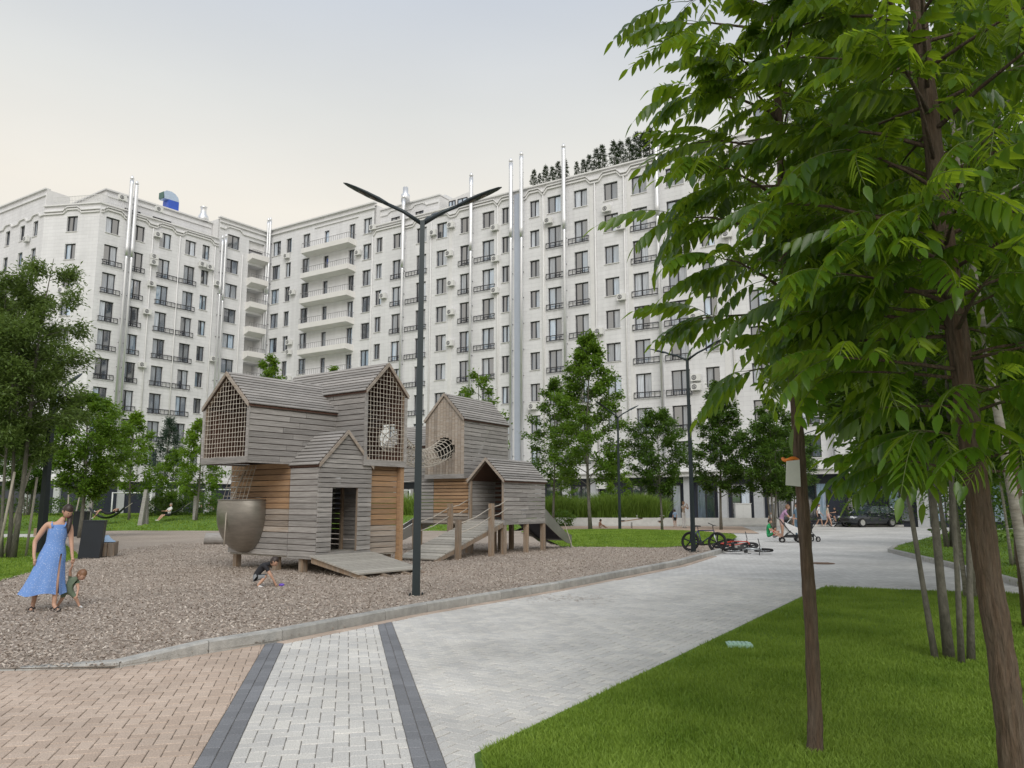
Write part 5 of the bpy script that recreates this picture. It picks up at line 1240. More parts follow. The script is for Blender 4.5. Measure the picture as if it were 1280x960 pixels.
def feather_tree(name, label, base, path, rad, branches, nsingle, bark, seed):
    """path: trunk points; branches: (height, azimuth, length, rise, nleaves)"""
    r_ = random.Random(seed); o = empty(name, base, 0, label, 'tree')
    P = [Vector(p)-Vector(base) for p in path]
    # trunk: many rings with an uneven outline
    mb = MB(); n = 150; ns = 44; pts = []; rr = []
    for i in range(n+1):
        f = i/n*(len(P)-1); k = min(len(P)-2, int(f)); pts.append(P[k].lerp(P[k+1], f-k)); g = rad[k]+(rad[k+1]-rad[k])*(f-k); rr.append(g*(1+.04*math.sin(i*.6)+.02*math.sin(i*1.7)))
    mb.tube(pts, rr, ns)
    vv = mb.v; ph = [r_.uniform(0, 6.28) for _ in range(6)]
    for i, v in enumerate(vv[:(n+1)*ns]):
        c = pts[i//ns]; q = i//ns; k = i % ns; a = 2*math.pi*k/ns; d = Vector(v)-c
        wv = .5*math.sin(q*.21+ph[0])+.35*math.sin(q*.47+ph[1]+a)
        rdg = abs(math.sin(a*5.5+wv*2+ph[2]))*.6+abs(math.sin(a*9.5-wv*1.6+q*.05+ph[3]))*.4
        crk = .5 if math.sin(q*.9+3*math.sin(a*4+ph[4])) > .86 else 0
        vv[i] = tuple(c+d*(1+.20*(rdg-.6)-.06*crk+r_.uniform(-.015, .015)))
    mb.build('trunk', bark, o, None, True)
    def at(h):
        for a, b in zip(P, P[1:]):
            if a.z <= h <= b.z: return a.lerp(b, (h-a.z)/(b.z-a.z))
        return P[-1]
    leaves = []
    for (h, az, L_, rise, nl) in branches:
        p0 = at(h); d = Vector((math.cos(az), math.sin(az), 0)); ctl = [p0, p0+d*L_*.35+Vector((0,0,L_*rise*.5)), p0+d*L_*.7+Vector((0,0,L_*rise*.85)), p0+d*L_+Vector((0,0,L_*rise*.9))]
        br = .011*L_+.006; bb = MB().tube(ctl, [br, br*.75, br*.5, br*.25], 6); bb.build('branch', bark, o, None, True)
        for q in range(nl):
            s = .25+.75*(q/max(1, nl-1))**.8; f = s*3; k = min(2, int(f)); p = ctl[k].lerp(ctl[k+1], f-k)
            sd = 1 if q % 2 else -1; dev = r_.uniform(.35, 1.25)*sd*(1.15-.5*s) if q < nl-2 else r_.uniform(-.4, .4)
            a = az+dev; pit = r_.uniform(-.5, .25); rol = r_.uniform(-.45, .45); sc = r_.uniform(.8, 1.18)
            M = T(*p) @ RZ(a) @ RY(pit) @ RX(rol) @ Matrix.Scale(sc, 4); leaves.append(M)
    def rank(M):
        w = M.translation+Vector(base); c = proj(w); inside = -60 < c[0] < 1340 and -60 < c[1] < 1000
        return (0 if inside else 1, w.length)
    leaves.sort(key=rank); V = []; F = []; MI = []; off = 0
    for i, M in enumerate(leaves):
        me, v, f, mi = PIN[r_.randrange(len(PIN))]
        if i < nsingle: link('leaf', me, o, M)
        else:
            A = np.array(M); V.append(v @ A[:3, :3].T+A[:3, 3]); F += [tuple(off+k for k in ff) for ff in f]; MI += mi; off += len(v)
    if V:
        me = bpy.data.meshes.new('foliage'); me.from_pydata(np.concatenate(V).tolist(), [], F); me.materials.append(M_LEAFP); me.materials.append(M_TWIG); me.polygons.foreach_set('material_index', MI); me.polygons.foreach_set('use_smooth', [True]*len(F)); me.update()
        c = link('foliage', me, o); c['kind'] = 'stuff'
    print(name, len(leaves)); return o
def mkbr(seed, h0, h1, n, Lf, rise=(.15, .55), nl=(8, 12), azs=None):
    r_ = random.Random(seed); out = []
    for i in range(n):
        t = (i+.5)/n; h = h0+(h1-h0)*t+r_.uniform(-.05, .05); az = i*2.39996+r_.uniform(-.4, .4) if azs is None else r_.uniform(*azs)
        out.append((h, az, Lf(t)*r_.uniform(.75, 1.1), r_.uniform(*rise), r_.randint(*nl)))
    return out
# slim trunk nearer the road
bB = G(1018, 945); YB = bB.y
pathB = [(bB.x, bB.y, -.03)]+[tuple(AY(x, y, YB)) for (x, y) in ((1019, 900), (1014, 780), (1004, 640), (996, 520), (987, 400), (980, 300), (975, 180), (968, 40))]+[tuple(AY(962, -160, YB)), tuple(AY(960, -300, YB))]
radB = [.056, .045, .042, .040, .038, .034, .031, .027, .021, .014, .007]
brB = mkbr(5, 2.85, 5.2, 31, lambda t: .80-.15*t, (.05, .5), (7, 10))+mkbr(6, 5.2, 6.9, 12, lambda t: .7-.4*t, (.2, .7), (6, 8))+mkbr(7, 2.45, 2.9, 4, lambda t: .5, (.1, .4), (4, 5))
feather_tree('feather_leaf_tree', 'slim straight trunk with feathered leaves, a white tag tied to it', bB, pathB, radB, brB, 290, M_BARK, 9)
# thick trunk at the right edge
YA = 4.55; bA = Vector(tuple(AY(1276, 1010, YA))); bA.z = 0
pathA = [(bA.x, bA.y, -.03)]+[tuple(AY(x, y, YA)) for (x, y) in ((1268, 950), (1252, 820), (1234, 710), (1218, 590), (1206, 490), (1190, 370), (1174, 250), (1160, 120), (1146, 0), (1132, -160), (1120, -320))]
radA = [.084, .073, .068, .065, .062, .059, .056, .052, .047, .042, .034, .018]
brA = mkbr(15, 1.75, 2.5, 11, lambda t: .42+.2*t, (-.05, .3), (5, 8))+mkbr(21, 2.5, 3.2, 16, lambda t: .72, (.0, .4), (7, 10))+mkbr(16, 3.2, 4.7, 25, lambda t: .88-.1*t, (.1, .5), (7, 10))+mkbr(17, 4.7, 6.1, 12, lambda t: .8-.4*t, (.2, .6), (6, 8))
brA += mkbr(18, 2.35, 3.3, 5, lambda t: .95, (.0, .25), (7, 9), (math.pi*.85, math.pi*1.2))
feather_tree('feather_leaf_tree', 'thick furrowed brown trunk with large feathered leaves at the lawn edge', bA, pathA, radA, brA, 290, M_BARK, 19)
# white tag with orange ribbon on the slim trunk
pt = AY(993, 590, YB-.075); tg = empty('tree_tag', pt+Vector((.005, .025, 0)), 0, 'white tag and orange ribbon tied round the slim trunk', 'tag')
MB().tube([(.052*math.cos(a), .05+.052*math.sin(a), .09+.008*math.sin(3*a)) for a in [2*math.pi*k/14 for k in range(14)]], .012, 6, closed=True).build('ribbon', mat('orange_ribbon', (.75, .22, .03), .6), tg, None, True)
MB().hexa([(-.07, -.03, -.09), (.03, -.035, -.10), (.03, -.03, -.10), (-.07, -.024, -.09), (-.05, -.012, .075), (.04, -.012, .085), (.04, -.006, .085), (-.05, -.006, .075)]).build('paper', mat('white_tag', (.62, .62, .60), .6), tg)
# ------------------------------------------------------------------ people
SKIN = mat('skin', (.50, .30, .21), .55, var=.06, scale=12); SKIN2 = mat('skin_tan', (.42, .245, .165), .55, var=.06, scale=12)
HAIRD = mat('hair_dark', (.028, .016, .012), .5, var=.3, scale=30, stretch=(1,1,.2)); HAIRB = mat('hair_brown', (.20, .10, .05), .5, var=.3, scale=30); HAIRL = mat('hair_grey', (.25, .22, .19), .6, var=.2, scale=30)
EYE = EYE; M_EYE = mat('eye_dark', (.02, .015, .012), .3); M_LIP = mat('lip', (.40, .13, .11), .5)
CL = {k: mat('cloth_'+k, c, .85, var=.14, scale=14, bump=.25, bscale=25) for k, c in dict(black=(.018,.018,.022), grey=(.22,.23,.24), white=(.66,.66,.66), green=(.02,.30,.10), darkgreen=(.03,.22,.09), sage=(.13,.17,.115), red=(.45,.06,.05), lilac=(.42,.25,.40), denim=(.15,.24,.33), beige=(.45,.38,.31), pink=(.50,.33,.30), navy=(.02,.025,.06), skyblue=(.30,.42,.58)).items()}
def dress_mat():
    m, N, L, B = nm('blue_floral'); tc = N.new('ShaderNodeTexCoord'); v = N.new('ShaderNodeTexVoronoi'); v.inputs['Scale'].default_value = 42; L.new(tc.outputs['Object'], v.inputs['Vector'])
    r = N.new('ShaderNodeMapRange'); r.inputs[1].default_value = .16; r.inputs[2].default_value = .34; L.new(v.outputs['Distance'], r.inputs[0])
    mx = N.new('ShaderNodeMix'); mx.data_type = 'RGBA'; mx.inputs[6].default_value = (.40, .50, .74, 1); mx.inputs[7].default_value = (.15, .28, .60, 1); L.new(r.outputs[0], mx.inputs[0]); L.new(mx.outputs[2], B.inputs['Base Color']); B.inputs['Roughness'].default_value = .8; return m
M_DRESS = dress_mat()
CHAIN = [('pelvis','spine','torso'),('spine','chest','torso'),('chest','neck','torso'),('neck','hbase','neck'),
         ('chest','shL','torso'),('chest','shR','torso'),('shL','elL','uarm'),('shR','elR','uarm'),('elL','wrL','farm'),('elR','wrR','farm'),('wrL','haL','hand'),('wrR','haR','hand'),
         ('pelvis','hiL','hip'),('pelvis','hiR','hip'),('hiL','knL','thigh'),('hiR','knR','thigh'),('knL','anL','shin'),('knR','anR','shin'),('anL','toL','foot'),('anR','toR','foot')]
RAD = dict(pelvis=.118, spine=.108, chest=.125, neck=.052, hbase=.05, shL=.06, shR=.06, elL=.041, elR=.041, wrL=.027, wrR=.027, haL=.026, haR=.026, hiL=.086, hiR=.086, knL=.056, knR=.056, anL=.036, anR=.036, toL=.03, toR=.03)
def mirror(d):
    out = dict(d)
    for k, v in d.items():
        if k.endswith('L') and k[:-1]+'R' not in d: out[k[:-1]+'R'] = (-v[0], v[1], v[2])
    return out
STAND = mirror(dict(pelvis=(0,0,.93), spine=(0,.0,1.10), chest=(0,.01,1.29), neck=(0,.01,1.44), hbase=(0,0,1.51), head=(0,-.015,1.61), shL=(-.165,.01,1.385), elL=(-.215,.03,1.11), wrL=(-.225,-.03,.88), haL=(-.225,-.05,.80), hiL=(-.085,0,.89), knL=(-.10,-.015,.49), anL=(-.105,.02,.085), toL=(-.12,-.13,.035)))
def scaled(J, h): k = h/1.72; return {a: tuple(c*k for c in v) for a, v in J.items()}
def upd(J, **kw): J = dict(J); J.update(kw); return J
WALK = upd(STAND, hiL=(-.085,0,.89), knL=(-.09,-.16,.50), anL=(-.09,-.22,.10), toL=(-.09,-.37,.06), knR=(.09,.05,.49), anR=(.09,.26,.12), toR=(.09,.16,.03), elL=(-.21,.12,1.13), wrL=(-.21,.10,.90), haL=(-.21,.07,.82), elR=(.21,-.02,1.11), wrR=(.21,-.17,.93), haR=(.21,-.23,.87))
SIT = mirror(dict(pelvis=(0,0,.13), spine=(0,-.02,.32), chest=(0,-.05,.50), neck=(0,-.08,.645), hbase=(0,-.10,.71), head=(0,-.13,.80), shL=(-.16,-.05,.59), elL=(-.20,-.17,.38), wrL=(-.14,-.36,.33), haL=(-.12,-.43,.33), hiL=(-.09,-.03,.12), knL=(-.13,-.40,.30), anL=(-.12,-.72,.07), toL=(-.12,-.86,.10)))
SEAT = mirror(dict(pelvis=(0,0,.50), spine=(0,.02,.68), chest=(0,.0,.86), neck=(0,-.03,1.0), hbase=(0,-.05,1.07), head=(0,-.08,1.16), shL=(-.165,0,.95), elL=(-.22,-.10,.72), wrL=(-.16,-.34,.72), haL=(-.14,-.41,.73), hiL=(-.09,-.02,.48), knL=(-.12,-.42,.50), anL=(-.12,-.46,.10), toL=(-.12,-.60,.04)))
def seg_dist(P, a, b):
    a, b = np.array(a), np.array(b); d = b-a; t = np.clip(((P-a)@d)/max(1e-9, d@d), 0, 1); return np.linalg.norm(P-(a+t[:, None]*d), axis=1), t
def person(label, loc, rz, J, wear, hair=HAIRD, skin=None, face=(0,-1,-.15), k=1.0, head_k=1.0, fat=1.0, sleeve=.6, short=1.0, long_hair=False, group=None, cat='person'):
    skin = skin or SKIN; mats = [skin]; mi = {}
    for z_, key in wear.items():
        m_ = CL[key]
        if m_ not in mats: mats.append(m_)
        mi[z_] = mats.index(m_)
    names = [n for n in RAD if n in J]; idx = {n: i for i, n in enumerate(names)}
    me = bpy.data.meshes.new('tmp'); me.from_pydata([J[n] for n in names], [(idx[a], idx[b]) for a, b, _ in CHAIN], []); ob = bpy.data.objects.new('tmp', me); COL.objects.link(ob)
    ob.modifiers.new('s', 'SKIN'); sv = me.skin_vertices[0].data
    for n in names:
        r = RAD[n]*k*(fat if n in ('pelvis','spine','chest','hiL','hiR') else 1); sv[idx[n]].radius = (r, r*(.82 if n in ('chest','spine','pelvis') else 1)); sv[idx[n]].use_root = n == 'pelvis'
    ss = ob.modifiers.new('u', 'SUBSURF'); ss.levels = 2
    dg = bpy.context.evaluated_depsgraph_get(); ev = bpy.data.meshes.new_from_object(ob.evaluated_get(dg)); bpy.data.objects.remove(ob)
    mb = MB(); V = np.array([tuple(v.co) for v in ev.vertices]); F = [tuple(p.vertices) for p in ev.polygons]
    C = np.array([V[list(f)].mean(0) for f in F]); best = np.full(len(F), 1e9); zone = np.zeros(len(F), int)
    for (a, b, zn) in CHAIN:
        d, t = seg_dist(C, J[a], J[b]); d = d/((RAD[a]+RAD[b])*.5*k)
        z_ = 'thigh' if zn == 'hip' else zn; m_ = mi.get(z_, 0)
        mm = np.full(len(F), m_)
        if zn == 'uarm': mm = np.where(t < sleeve, mi.get('uarm', 0), 0)
        if zn == 'thigh' and 'shin' not in wear: mm = np.where(t < short, mi.get('thigh', 0), 0)
        if zn == 'torso' and b == 'spine': mm = np.where(t < .3, mi.get('thigh', m_), m_)
        s = d < best; best = np.where(s, d, best); zone = np.where(s, mm, zone)
    base = len(mb.v); mb.v.extend(map(tuple, V)); mb.f.extend(F); mb.m.extend(zone.tolist()); bpy.data.meshes.remove(ev)
    # head with nose, ears, eyes, mouth
    fd = Vector(face).normalized(); rt = fd.cross(Vector((0,0,1))).normalized(); up = rt.cross(fd).normalized(); hk = k*head_k
    H_ = Matrix((( rt.x, fd.x, up.x), (rt.y, fd.y, up.y), (rt.z, fd.z, up.z))); hc = Vector(J['head'])
    vs = []; fs = []; nu, nv = 14, 10
    for i in range(nv+1):
        th = math.pi*i/nv
        for q in range(nu):
            ph = 2*math.pi*q/nu; x, y, z_ = math.sin(th)*math.cos(ph), math.sin(th)*math.sin(ph), math.cos(th)
            w = 1-.28*max(0, -z_)**1.3; vs.append(hc+H_ @ Vector((x*.074*w, y*.094*(w if y > 0 else 1)+(.012 if z_ < -.3 and y > 0 else 0), z_*.116))*hk)
    for i in range(nv):
        for q in range(nu): fs.append((i*nu+q, (i+1)*nu+q, (i+1)*nu+(q+1) % nu, i*nu+(q+1) % nu))
    mb.add(vs, fs, 0)
    def hp(x, y, z_): return hc+H_ @ Vector((x, y, z_))*hk
    mb.add([hp(-.014,.085,-.03), hp(.014,.085,-.03), hp(0,.118,-.028), hp(0,.088,.022), hp(0,.085,-.04)], [(0,2,3),(2,1,3),(0,4,2),(4,1,2)], 0)
    for s in (-1, 1): mb.ell(hp(s*.074, -.005, -.01), (.014*hk, .02*hk, .03*hk), 6, 5, 0)
    mats += [M_EYE, M_LIP]; ie = len(mats)-2
    for s in (-1, 1): mb.ell(hp(s*.03, .082, .008), (.011*hk, .008*hk, .006*hk), 6, 4, ie)
    mb.ell(hp(0, .083, -.062), (.022*hk, .008*hk, .006*hk), 6, 4, ie+1)
    # hands: palm and five fingers
    for sd in 'LR':
        w_, h_ = Vector(J['wr'+sd]), Vector(J['ha'+sd]); d = (h_-w_).normalized(); s_ = d.orthogonal().normalized(); n_ = d.cross(s_); p = h_+d*.01*k
        mb.ell(p, (.03*k,)*3, 7, 5, 0)
        for q in range(4):
            o_ = p+s_*((q-1.5)*.017*k)+d*.02*k; L_ = (.062, .072, .068, .052)[q]*k
            mb.tube([o_, o_+d*L_*.5+n_*.006*k, o_+d*L_*.9+n_*.026*k], [.0085*k, .0078*k, .006*k], 5, mi=0)
        o_ = p-s_*.026*k; mb.tube([o_-d*.015*k, o_-s_*.02*k+d*.012*k, o_-s_*.018*k+d*.04*k+n_*.012*k], [.010*k, .009*k, .007*k], 5, mi=0)
    o = mb.build('person', mats, None, T(*loc) @ RZ(rz), True); tag(o, label, cat, group)
    # hair
    hv = []; hf = []; nu, nv = 16, 10
    for i in range(nv+1):
        th = math.pi*i/nv
        for q in range(nu):
            ph = 2*math.pi*q/nu; x, y, z_ = math.sin(th)*math.cos(ph), math.sin(th)*math.sin(ph), math.cos(th)
            hv.append(hc+H_ @ Vector((x*.084, y*.102-.008, z_*.124+.006))*hk*(1+.03*math.sin(q*3.1+i*2.2)))
    for i in range(nv):
        for q in range(nu):
            ph = 2*math.pi*(q+.5)/nu; th = math.pi*(i+.5)/nv; y, z_ = math.sin(th)*math.sin(ph), math.cos(th)
            if (y > .30 and z_ < .42) or z_ < -.55 or (y > -.1 and z_ < -.12): continue
            hf.append((i*nu+q, (i+1)*nu+q, (i+1)*nu+(q+1) % nu, i*nu+(q+1) % nu))
    hb = MB().add(hv, hf)
    if long_hair: hb.tube([(.135,-.0,1.55), (.165,-.02,1.46), (.165,-.075,1.37), (.155,-.125,1.27), (.15,-.13,1.19)], [.05, .045, .038, .03, .01], 8)
    hb.build('hair', hair, o, None, True)
    return o
# woman in the blue dress, leading a toddler by the hand
pw = G(63, 764); az_w = math.atan2(-pw.x, pw.y)
JW = dict(pelvis=(-.03,.0,.90), spine=(-.01,0,1.07), chest=(.02,0,1.25), neck=(.06,-.01,1.395), hbase=(.085,-.03,1.45), head=(.125,-.07,1.535), shL=(-.135,0,1.345), elL=(-.29,.04,1.07), wrL=(-.285,-.04,.86), haL=(-.27,-.06,.79), shR=(.175,0,1.345), elR=(.205,-.03,1.09), wrR=(.235,-.07,.865), haR=(.245,-.09,.80),
          hiL=(-.12,0,.87), hiR=(.06,0,.87), knL=(-.20,.03,.49), anL=(-.245,.10,.09), toL=(-.265,-.05,.035), knR=(.05,-.09,.48), anR=(.04,-.10,.095), toR=(.10,-.25,.035))
wom = person('woman in a long blue floral dress, head bowed, holding a toddler by the hand', pw, az_w, JW, dict(), HAIRD, face=(.42,-.72,-.55), k=.92, long_hair=True)
prof = [(1.30,.02,.135,.10),(1.22,.015,.145,.115),(1.15,.005,.142,.112),(1.06,-.008,.136,.108),(.98,-.02,.155,.12),(.88,-.035,.185,.14),(.74,-.06,.205,.155),(.58,-.085,.235,.17),(.42,-.115,.275,.185),(.27,-.14,.325,.20)]
db = MB(); nu = 40; rows = []
for j, (z_, cx_, rx_, ry_) in enumerate(prof):
    f = max(0, (1.0-z_))*.07; base = len(db.v)
    for q in range(nu):
        a = 2*math.pi*q/nu; w = 1+f*math.sin(a*9+j*.25)+f*.6*math.sin(a*5+1.3); zz = z_+(.02*math.sin(a*4+1) if j == len(prof)-1 else 0)+(.03*max(0, -math.sin(a)) if j == 0 else 0)
        db.v.append((cx_+rx_*math.cos(a)*w, ry_*math.sin(a)*w, zz))
    rows.append(base)
for j in range(len(rows)-1):
    for q in range(nu):
        if j >= 5 and q == 34: continue          # slit
        q2 = (q+1) % nu; db.f.append((rows[j]+q, rows[j]+q2, rows[j+1]+q2, rows[j+1]+q)); db.m.append(0)
dr = db.build('dress', M_DRESS, wom, None, True)
for s, x in ((-1, -.075), (1, .11)): MB().tube([(x*.9+.0, -.105, 1.29), (x*1.02, -.075, 1.335), (x*1.05, .0, 1.368), (x*.9, .085, 1.30)], .014, 6).build('strap', M_DRESS, dr, None, True)
for (a, t_) in ((JW['anL'], JW['toL']), (JW['anR'], JW['toR'])):
    a, t_ = Vector(a), Vector(t_); d = (t_-a); d.z = 0; d.normalize(); n_ = Vector((-d.y, d.x, 0)); h0 = a-d*.05; h1 = t_+d*.05; sb = MB()
    q = [h0-n_*.035, h1-n_*.045, h1+n_*.045, h0+n_*.035]; sb.hexa([(p.x, p.y, .0) for p in q]+[(p.x, p.y, .03) for p in q])
    so = sb.build('sandal', CL['black'], wom)
    MB().tube([t_-d*.03-n_*.05+Vector((0,0,0)), t_-d*.03+Vector((0,0,.042)), t_-d*.03+n_*.05], .016, 6).build('strap', CL['black'], so, None, True); MB().tube([a-n_*.042-Vector((0,0,.05)), a+d*.045+Vector((0,0,.0)), a+n_*.042-Vector((0,0,.05))], .012, 6).build('strap', CL['black'], so, None, True)
pt_ = G(88, 762); JT = dict(pelvis=(-.07,.04,.30), spine=(-.04,.02,.37), chest=(0,0,.435), neck=(.055,-.03,.485), hbase=(.075,-.04,.50), head=(.12,-.07,.535), shL=(-.04,.0,.49), elL=(-.07,-.0,.60), wrL=(-.10,-.02,.69), haL=(-.105,-.03,.735), shR=(.06,-.04,.445), elR=(.085,-.08,.33), wrR=(.075,-.11,.245), haR=(.07,-.12,.21),
          hiL=(-.10,.05,.28), hiR=(-.03,.03,.28), knL=(-.13,.05,.16), anL=(-.19,.10,.05), toL=(-.22,.04,.02), knR=(.07,-.01,.17), anR=(.12,-.01,.05), toR=(.17,-.06,.02))
hw_ = (T(*pw) @ RZ(az_w)) @ Vector(JW['haR']); ht_ = (T(*pt_) @ RZ(az_w)).inverted() @ (hw_+Vector((0, 0, -.07)))
JT['haL'] = tuple(ht_); JT['wrL'] = tuple(ht_+Vector((.005, 0, -.04))); JT['elL'] = tuple((ht_+Vector(JT['shL']))/2+Vector((-.015, 0, 0)))
tod = person('toddler in a sage green romper leaning forward beside the woman in blue', pt_, az_w, JT, dict(torso='sage', uarm='sage', thigh='sage', foot='white'), HAIRB, face=(.6,-.5,-.6), k=.52, head_k=1.45, fat=1.15, sleeve=.35, short=.75)
# child crouching on the chips
JC = dict(pelvis=(-.10,.02,.17), spine=(-.05,0,.27), chest=(.03,-.02,.36), neck=(.12,-.04,.40), hbase=(.15,-.05,.41), head=(.20,-.07,.43), shL=(.05,.09,.37), elL=(.14,.12,.22), wrL=(.20,.09,.10), haL=(.22,.08,.06), shR=(.05,-.12,.37), elR=(.15,-.15,.22), wrR=(.22,-.12,.10), haR=(.24,-.11,.06),
          hiL=(-.10,.08,.16), hiR=(-.10,-.05,.16), knL=(.08,.13,.20), anL=(-.04,.12,.05), toL=(.06,.13,.02), knR=(.08,-.12,.20), anR=(-.05,-.12,.05), toR=(.05,-.14,.02))
person('child in a black top and grey shorts crouching on the chips by the ramp', G(326, 735), R(15), {k_: tuple(c*1.2 for c in v) for k_, v in JC.items()}, dict(torso='black', uarm='black', thigh='grey', foot='white'), HAIRD, face=(.8,-.2,-.6), k=.70, head_k=1.15, short=.95)
MB().ell((0,0,.03), (.06,.04,.03), 10, 6).build('toy', mat('toy_purple', (.12,.06,.42), .4), None, T(*G(352, 733, .03)), True); tag(bpy.data.objects['toy'], 'small purple toy lying on the chips by the crouching child', 'toy')
# people by the kerb, the pram and farther off
def at(px, Y, z=0): return Vector(((px-640)/1011*Y, Y, z))
person('person in a green shirt and shorts sitting on the kerb', at(958, 36.4, .14), R(62), scaled(SIT, 1.6), dict(torso='green', uarm='green', thigh='darkgreen', foot='white'), HAIRD, k=.95, short=.9)
person('baby in a red shirt sitting beside the person in green', at(965.5, 36.2, .14), R(35), scaled(SIT, .95), dict(torso='red', uarm='red', thigh='grey'), HAIRD, k=.55, head_k=1.25, short=.6)
person('person in a lilac t-shirt standing bent over the pram', at(976, 36.6), R(75), upd(scaled(STAND, 1.66), chest=(0,-.12,1.22), neck=(0,-.2,1.36), hbase=(0,-.24,1.42), head=(0,-.29,1.51), shL=(-.17,-.14,1.31), shR=(.17,-.14,1.31), elL=(-.2,-.3,1.08), elR=(.2,-.3,1.08), wrL=(-.14,-.5,1.0), wrR=(.14,-.5,1.0), haL=(-.13,-.57,1.0), haR=(.13,-.57,1.0)), dict(torso='lilac', uarm='lilac', thigh='pink'), HAIRB, k=1.0, fat=1.2, short=.35)
person('person in denim blue standing behind the pram', at(996, 37.0), R(-60), scaled(STAND, 1.7), dict(torso='denim', uarm='denim', thigh='denim', shin='denim', foot='black'), HAIRD)
person('person in a white shirt and black shorts walking by the car', at(1023, 60), R(60), scaled(WALK, 1.66), dict(torso='white', uarm='white', thigh='black', foot='white'), HAIRD, short=.8)
person('person in a pale pink outfit walking beside the bicycle', at(1034, 59), R(75), scaled(WALK, 1.64), dict(torso='beige', uarm='beige', thigh='pink', foot='white'), HAIRD, short=.5, fat=1.15)
person('child in a white shirt and black shorts standing before the reeds', at(843, 58.5), R(200), scaled(STAND, 1.25), dict(torso='skyblue', uarm='skyblue', thigh='black', foot='pink'), HAIRD, k=.78, head_k=1.1, short=.6)
person('tall man in a beige shirt and white trousers raising his hands to his face', at(854, 56), R(40), upd(scaled(STAND, 1.84), elL=(-.26,-.22,1.30), wrL=(-.09,-.30,1.55), haL=(-.06,-.29,1.62), elR=(.26,-.22,1.30), wrR=(.09,-.30,1.55), haR=(.06,-.29,1.62)), dict(torso='beige', uarm='beige', thigh='white', shin='white', foot='grey'), HAIRB)
person('bare-backed child sitting in the sand pit', at(749, 55.5), R(110), scaled(SIT, 1.15), dict(thigh='beige'), HAIRD, skin=SKIN2, k=.72, head_k=1.15, short=.7)
person('small person in white sitting on the low wall by the dark trees', at(963, 54.5, .5), R(-30), scaled(SIT, 1.15), dict(torso='white', uarm='white', thigh='white', foot='white'), HAIRL, k=.7, head_k=1.15)
person('person in a white shirt behind the white steel frame', at(249, 69, .4), R(20), scaled(WALK, 1.68), dict(torso='white', uarm='white', thigh='black', shin='black', foot='black'), HAIRD)
person('person in a grey outfit standing by the white steel frame', at(264, 67.5, .4), R(10), scaled(STAND, 1.70), dict(torso='lilac', uarm='lilac', thigh='grey', shin='grey', foot='black'), HAIRD)
# two resting in hammocks on the rise
hz = .62
LIE = dict(pelvis=(0,0,.42), spine=(.17,0,.40), chest=(.36,0,.44), neck=(.50,0,.50), hbase=(.56,0,.54), head=(.65,0,.60), shL=(.42,.15,.46), shR=(.42,-.15,.46), elL=(.52,.28,.62), wrL=(.66,.12,.72), haL=(.70,.06,.72), elR=(.55,-.28,.64), wrR=(.68,-.12,.72), haR=(.71,-.06,.72),
           hiL=(-.04,.09,.42), hiR=(-.04,-.09,.42), knL=(-.40,.12,.62), anL=(-.74,.12,.50), toL=(-.82,.12,.60), knR=(-.36,-.12,.66), anR=(-.72,-.16,.14), toR=(-.86,-.16,.06))
person('person in black lying in a hammock with one foot on the grass', at(134, 54, hz), R(8), LIE, dict(torso='black', uarm='black', thigh='black', foot='white'), HAIRD, face=(-.25,-.15,.95), short=.8)
LEAN = upd(SEAT, chest=(0,.10,.84), neck=(0,.14,.98), hbase=(0,.14,1.05), head=(0,.12,1.14), shL=(-.165,.1,.93), shR=(.165,.1,.93), knL=(-.12,-.45,.46), anL=(-.14,-.74,.12), toL=(-.14,-.88,.12), knR=(.12,-.45,.46), anR=(.10,-.78,.12), toR=(.1,-.92,.12))
person('man in a white shirt and black shorts leaning back in a hammock', at(212, 55, .45), R(-35), LEAN, dict(torso='white', uarm='white', thigh='black', foot='white'), HAIRL, fat=1.1, short=.85)
M_NET = mat('hammock_fabric', (.05, .055, .06), .85, var=.2, scale=20)
def hammock(c, L_, w, sag, rz, label):
    mb = MB(); nx, ny = 14, 5; z1 = 1.05
    for i in range(nx+1):
        t = i/nx*2-1; ww = w*(.15+.85*math.cos(t*1.35)**.7)
        for j in range(ny+1): s = j/ny*2-1; mb.v.append((t*L_/2, s*ww/2, z1-sag*(1-t*t)+.12*s*s))
    for i in range(nx):
        for j in range(ny): a = i*(ny+1)+j; mb.f.append((a, a+ny+1, a+ny+2, a+1)); mb.m.append(0)
    o = mb.build('hammock', M_NET, None, T(*c) @ RZ(rz), True); tag(o, label, 'hammock')
    for s in (-1, 1): MB().tube([(s*L_/2, 0, z1), (s*(L_/2+.45), 0, z1+.35)], .015, 5).build('rope', M_ROPE, o)
hammock(at(134, 54, hz-.3), 2.3, .75, .70, R(8), 'dark hammock with a person in black lying in it'); hammock(at(212, 55.3, .4), 1.9, .8, .5, R(25), 'dark hammock with a man in a white shirt in it')
for i, (px, Y, zb, lean_, h, lb) in enumerate(((177, 53.5, .5, .12, 2.1, 'thick timber hammock post leaning to its twin'), (184, 54, .5, -.04, 1.9, 'upright timber hammock post beside the leaning one'), (113, 54.5, .55, .05, 1.6, 'pale timber hammock post behind the litter bins'), (245, 56, .5, -.03, 1.7, 'thin timber post at the head of the man\'s hammock'))):
    p = at(px, Y, zb); o = MB().hexa([(-.14,-.12,-.3),(.14,-.12,-.3),(.14,.12,-.3),(-.14,.12,-.3),(lean_*h-.10,-.09,h),(lean_*h+.10,-.09,h),(lean_*h+.10,.09,h),(lean_*h-.10,.09,h)]).build('hammock_post', M_WG, None, T(*p)); tag(o, lb, 'post')
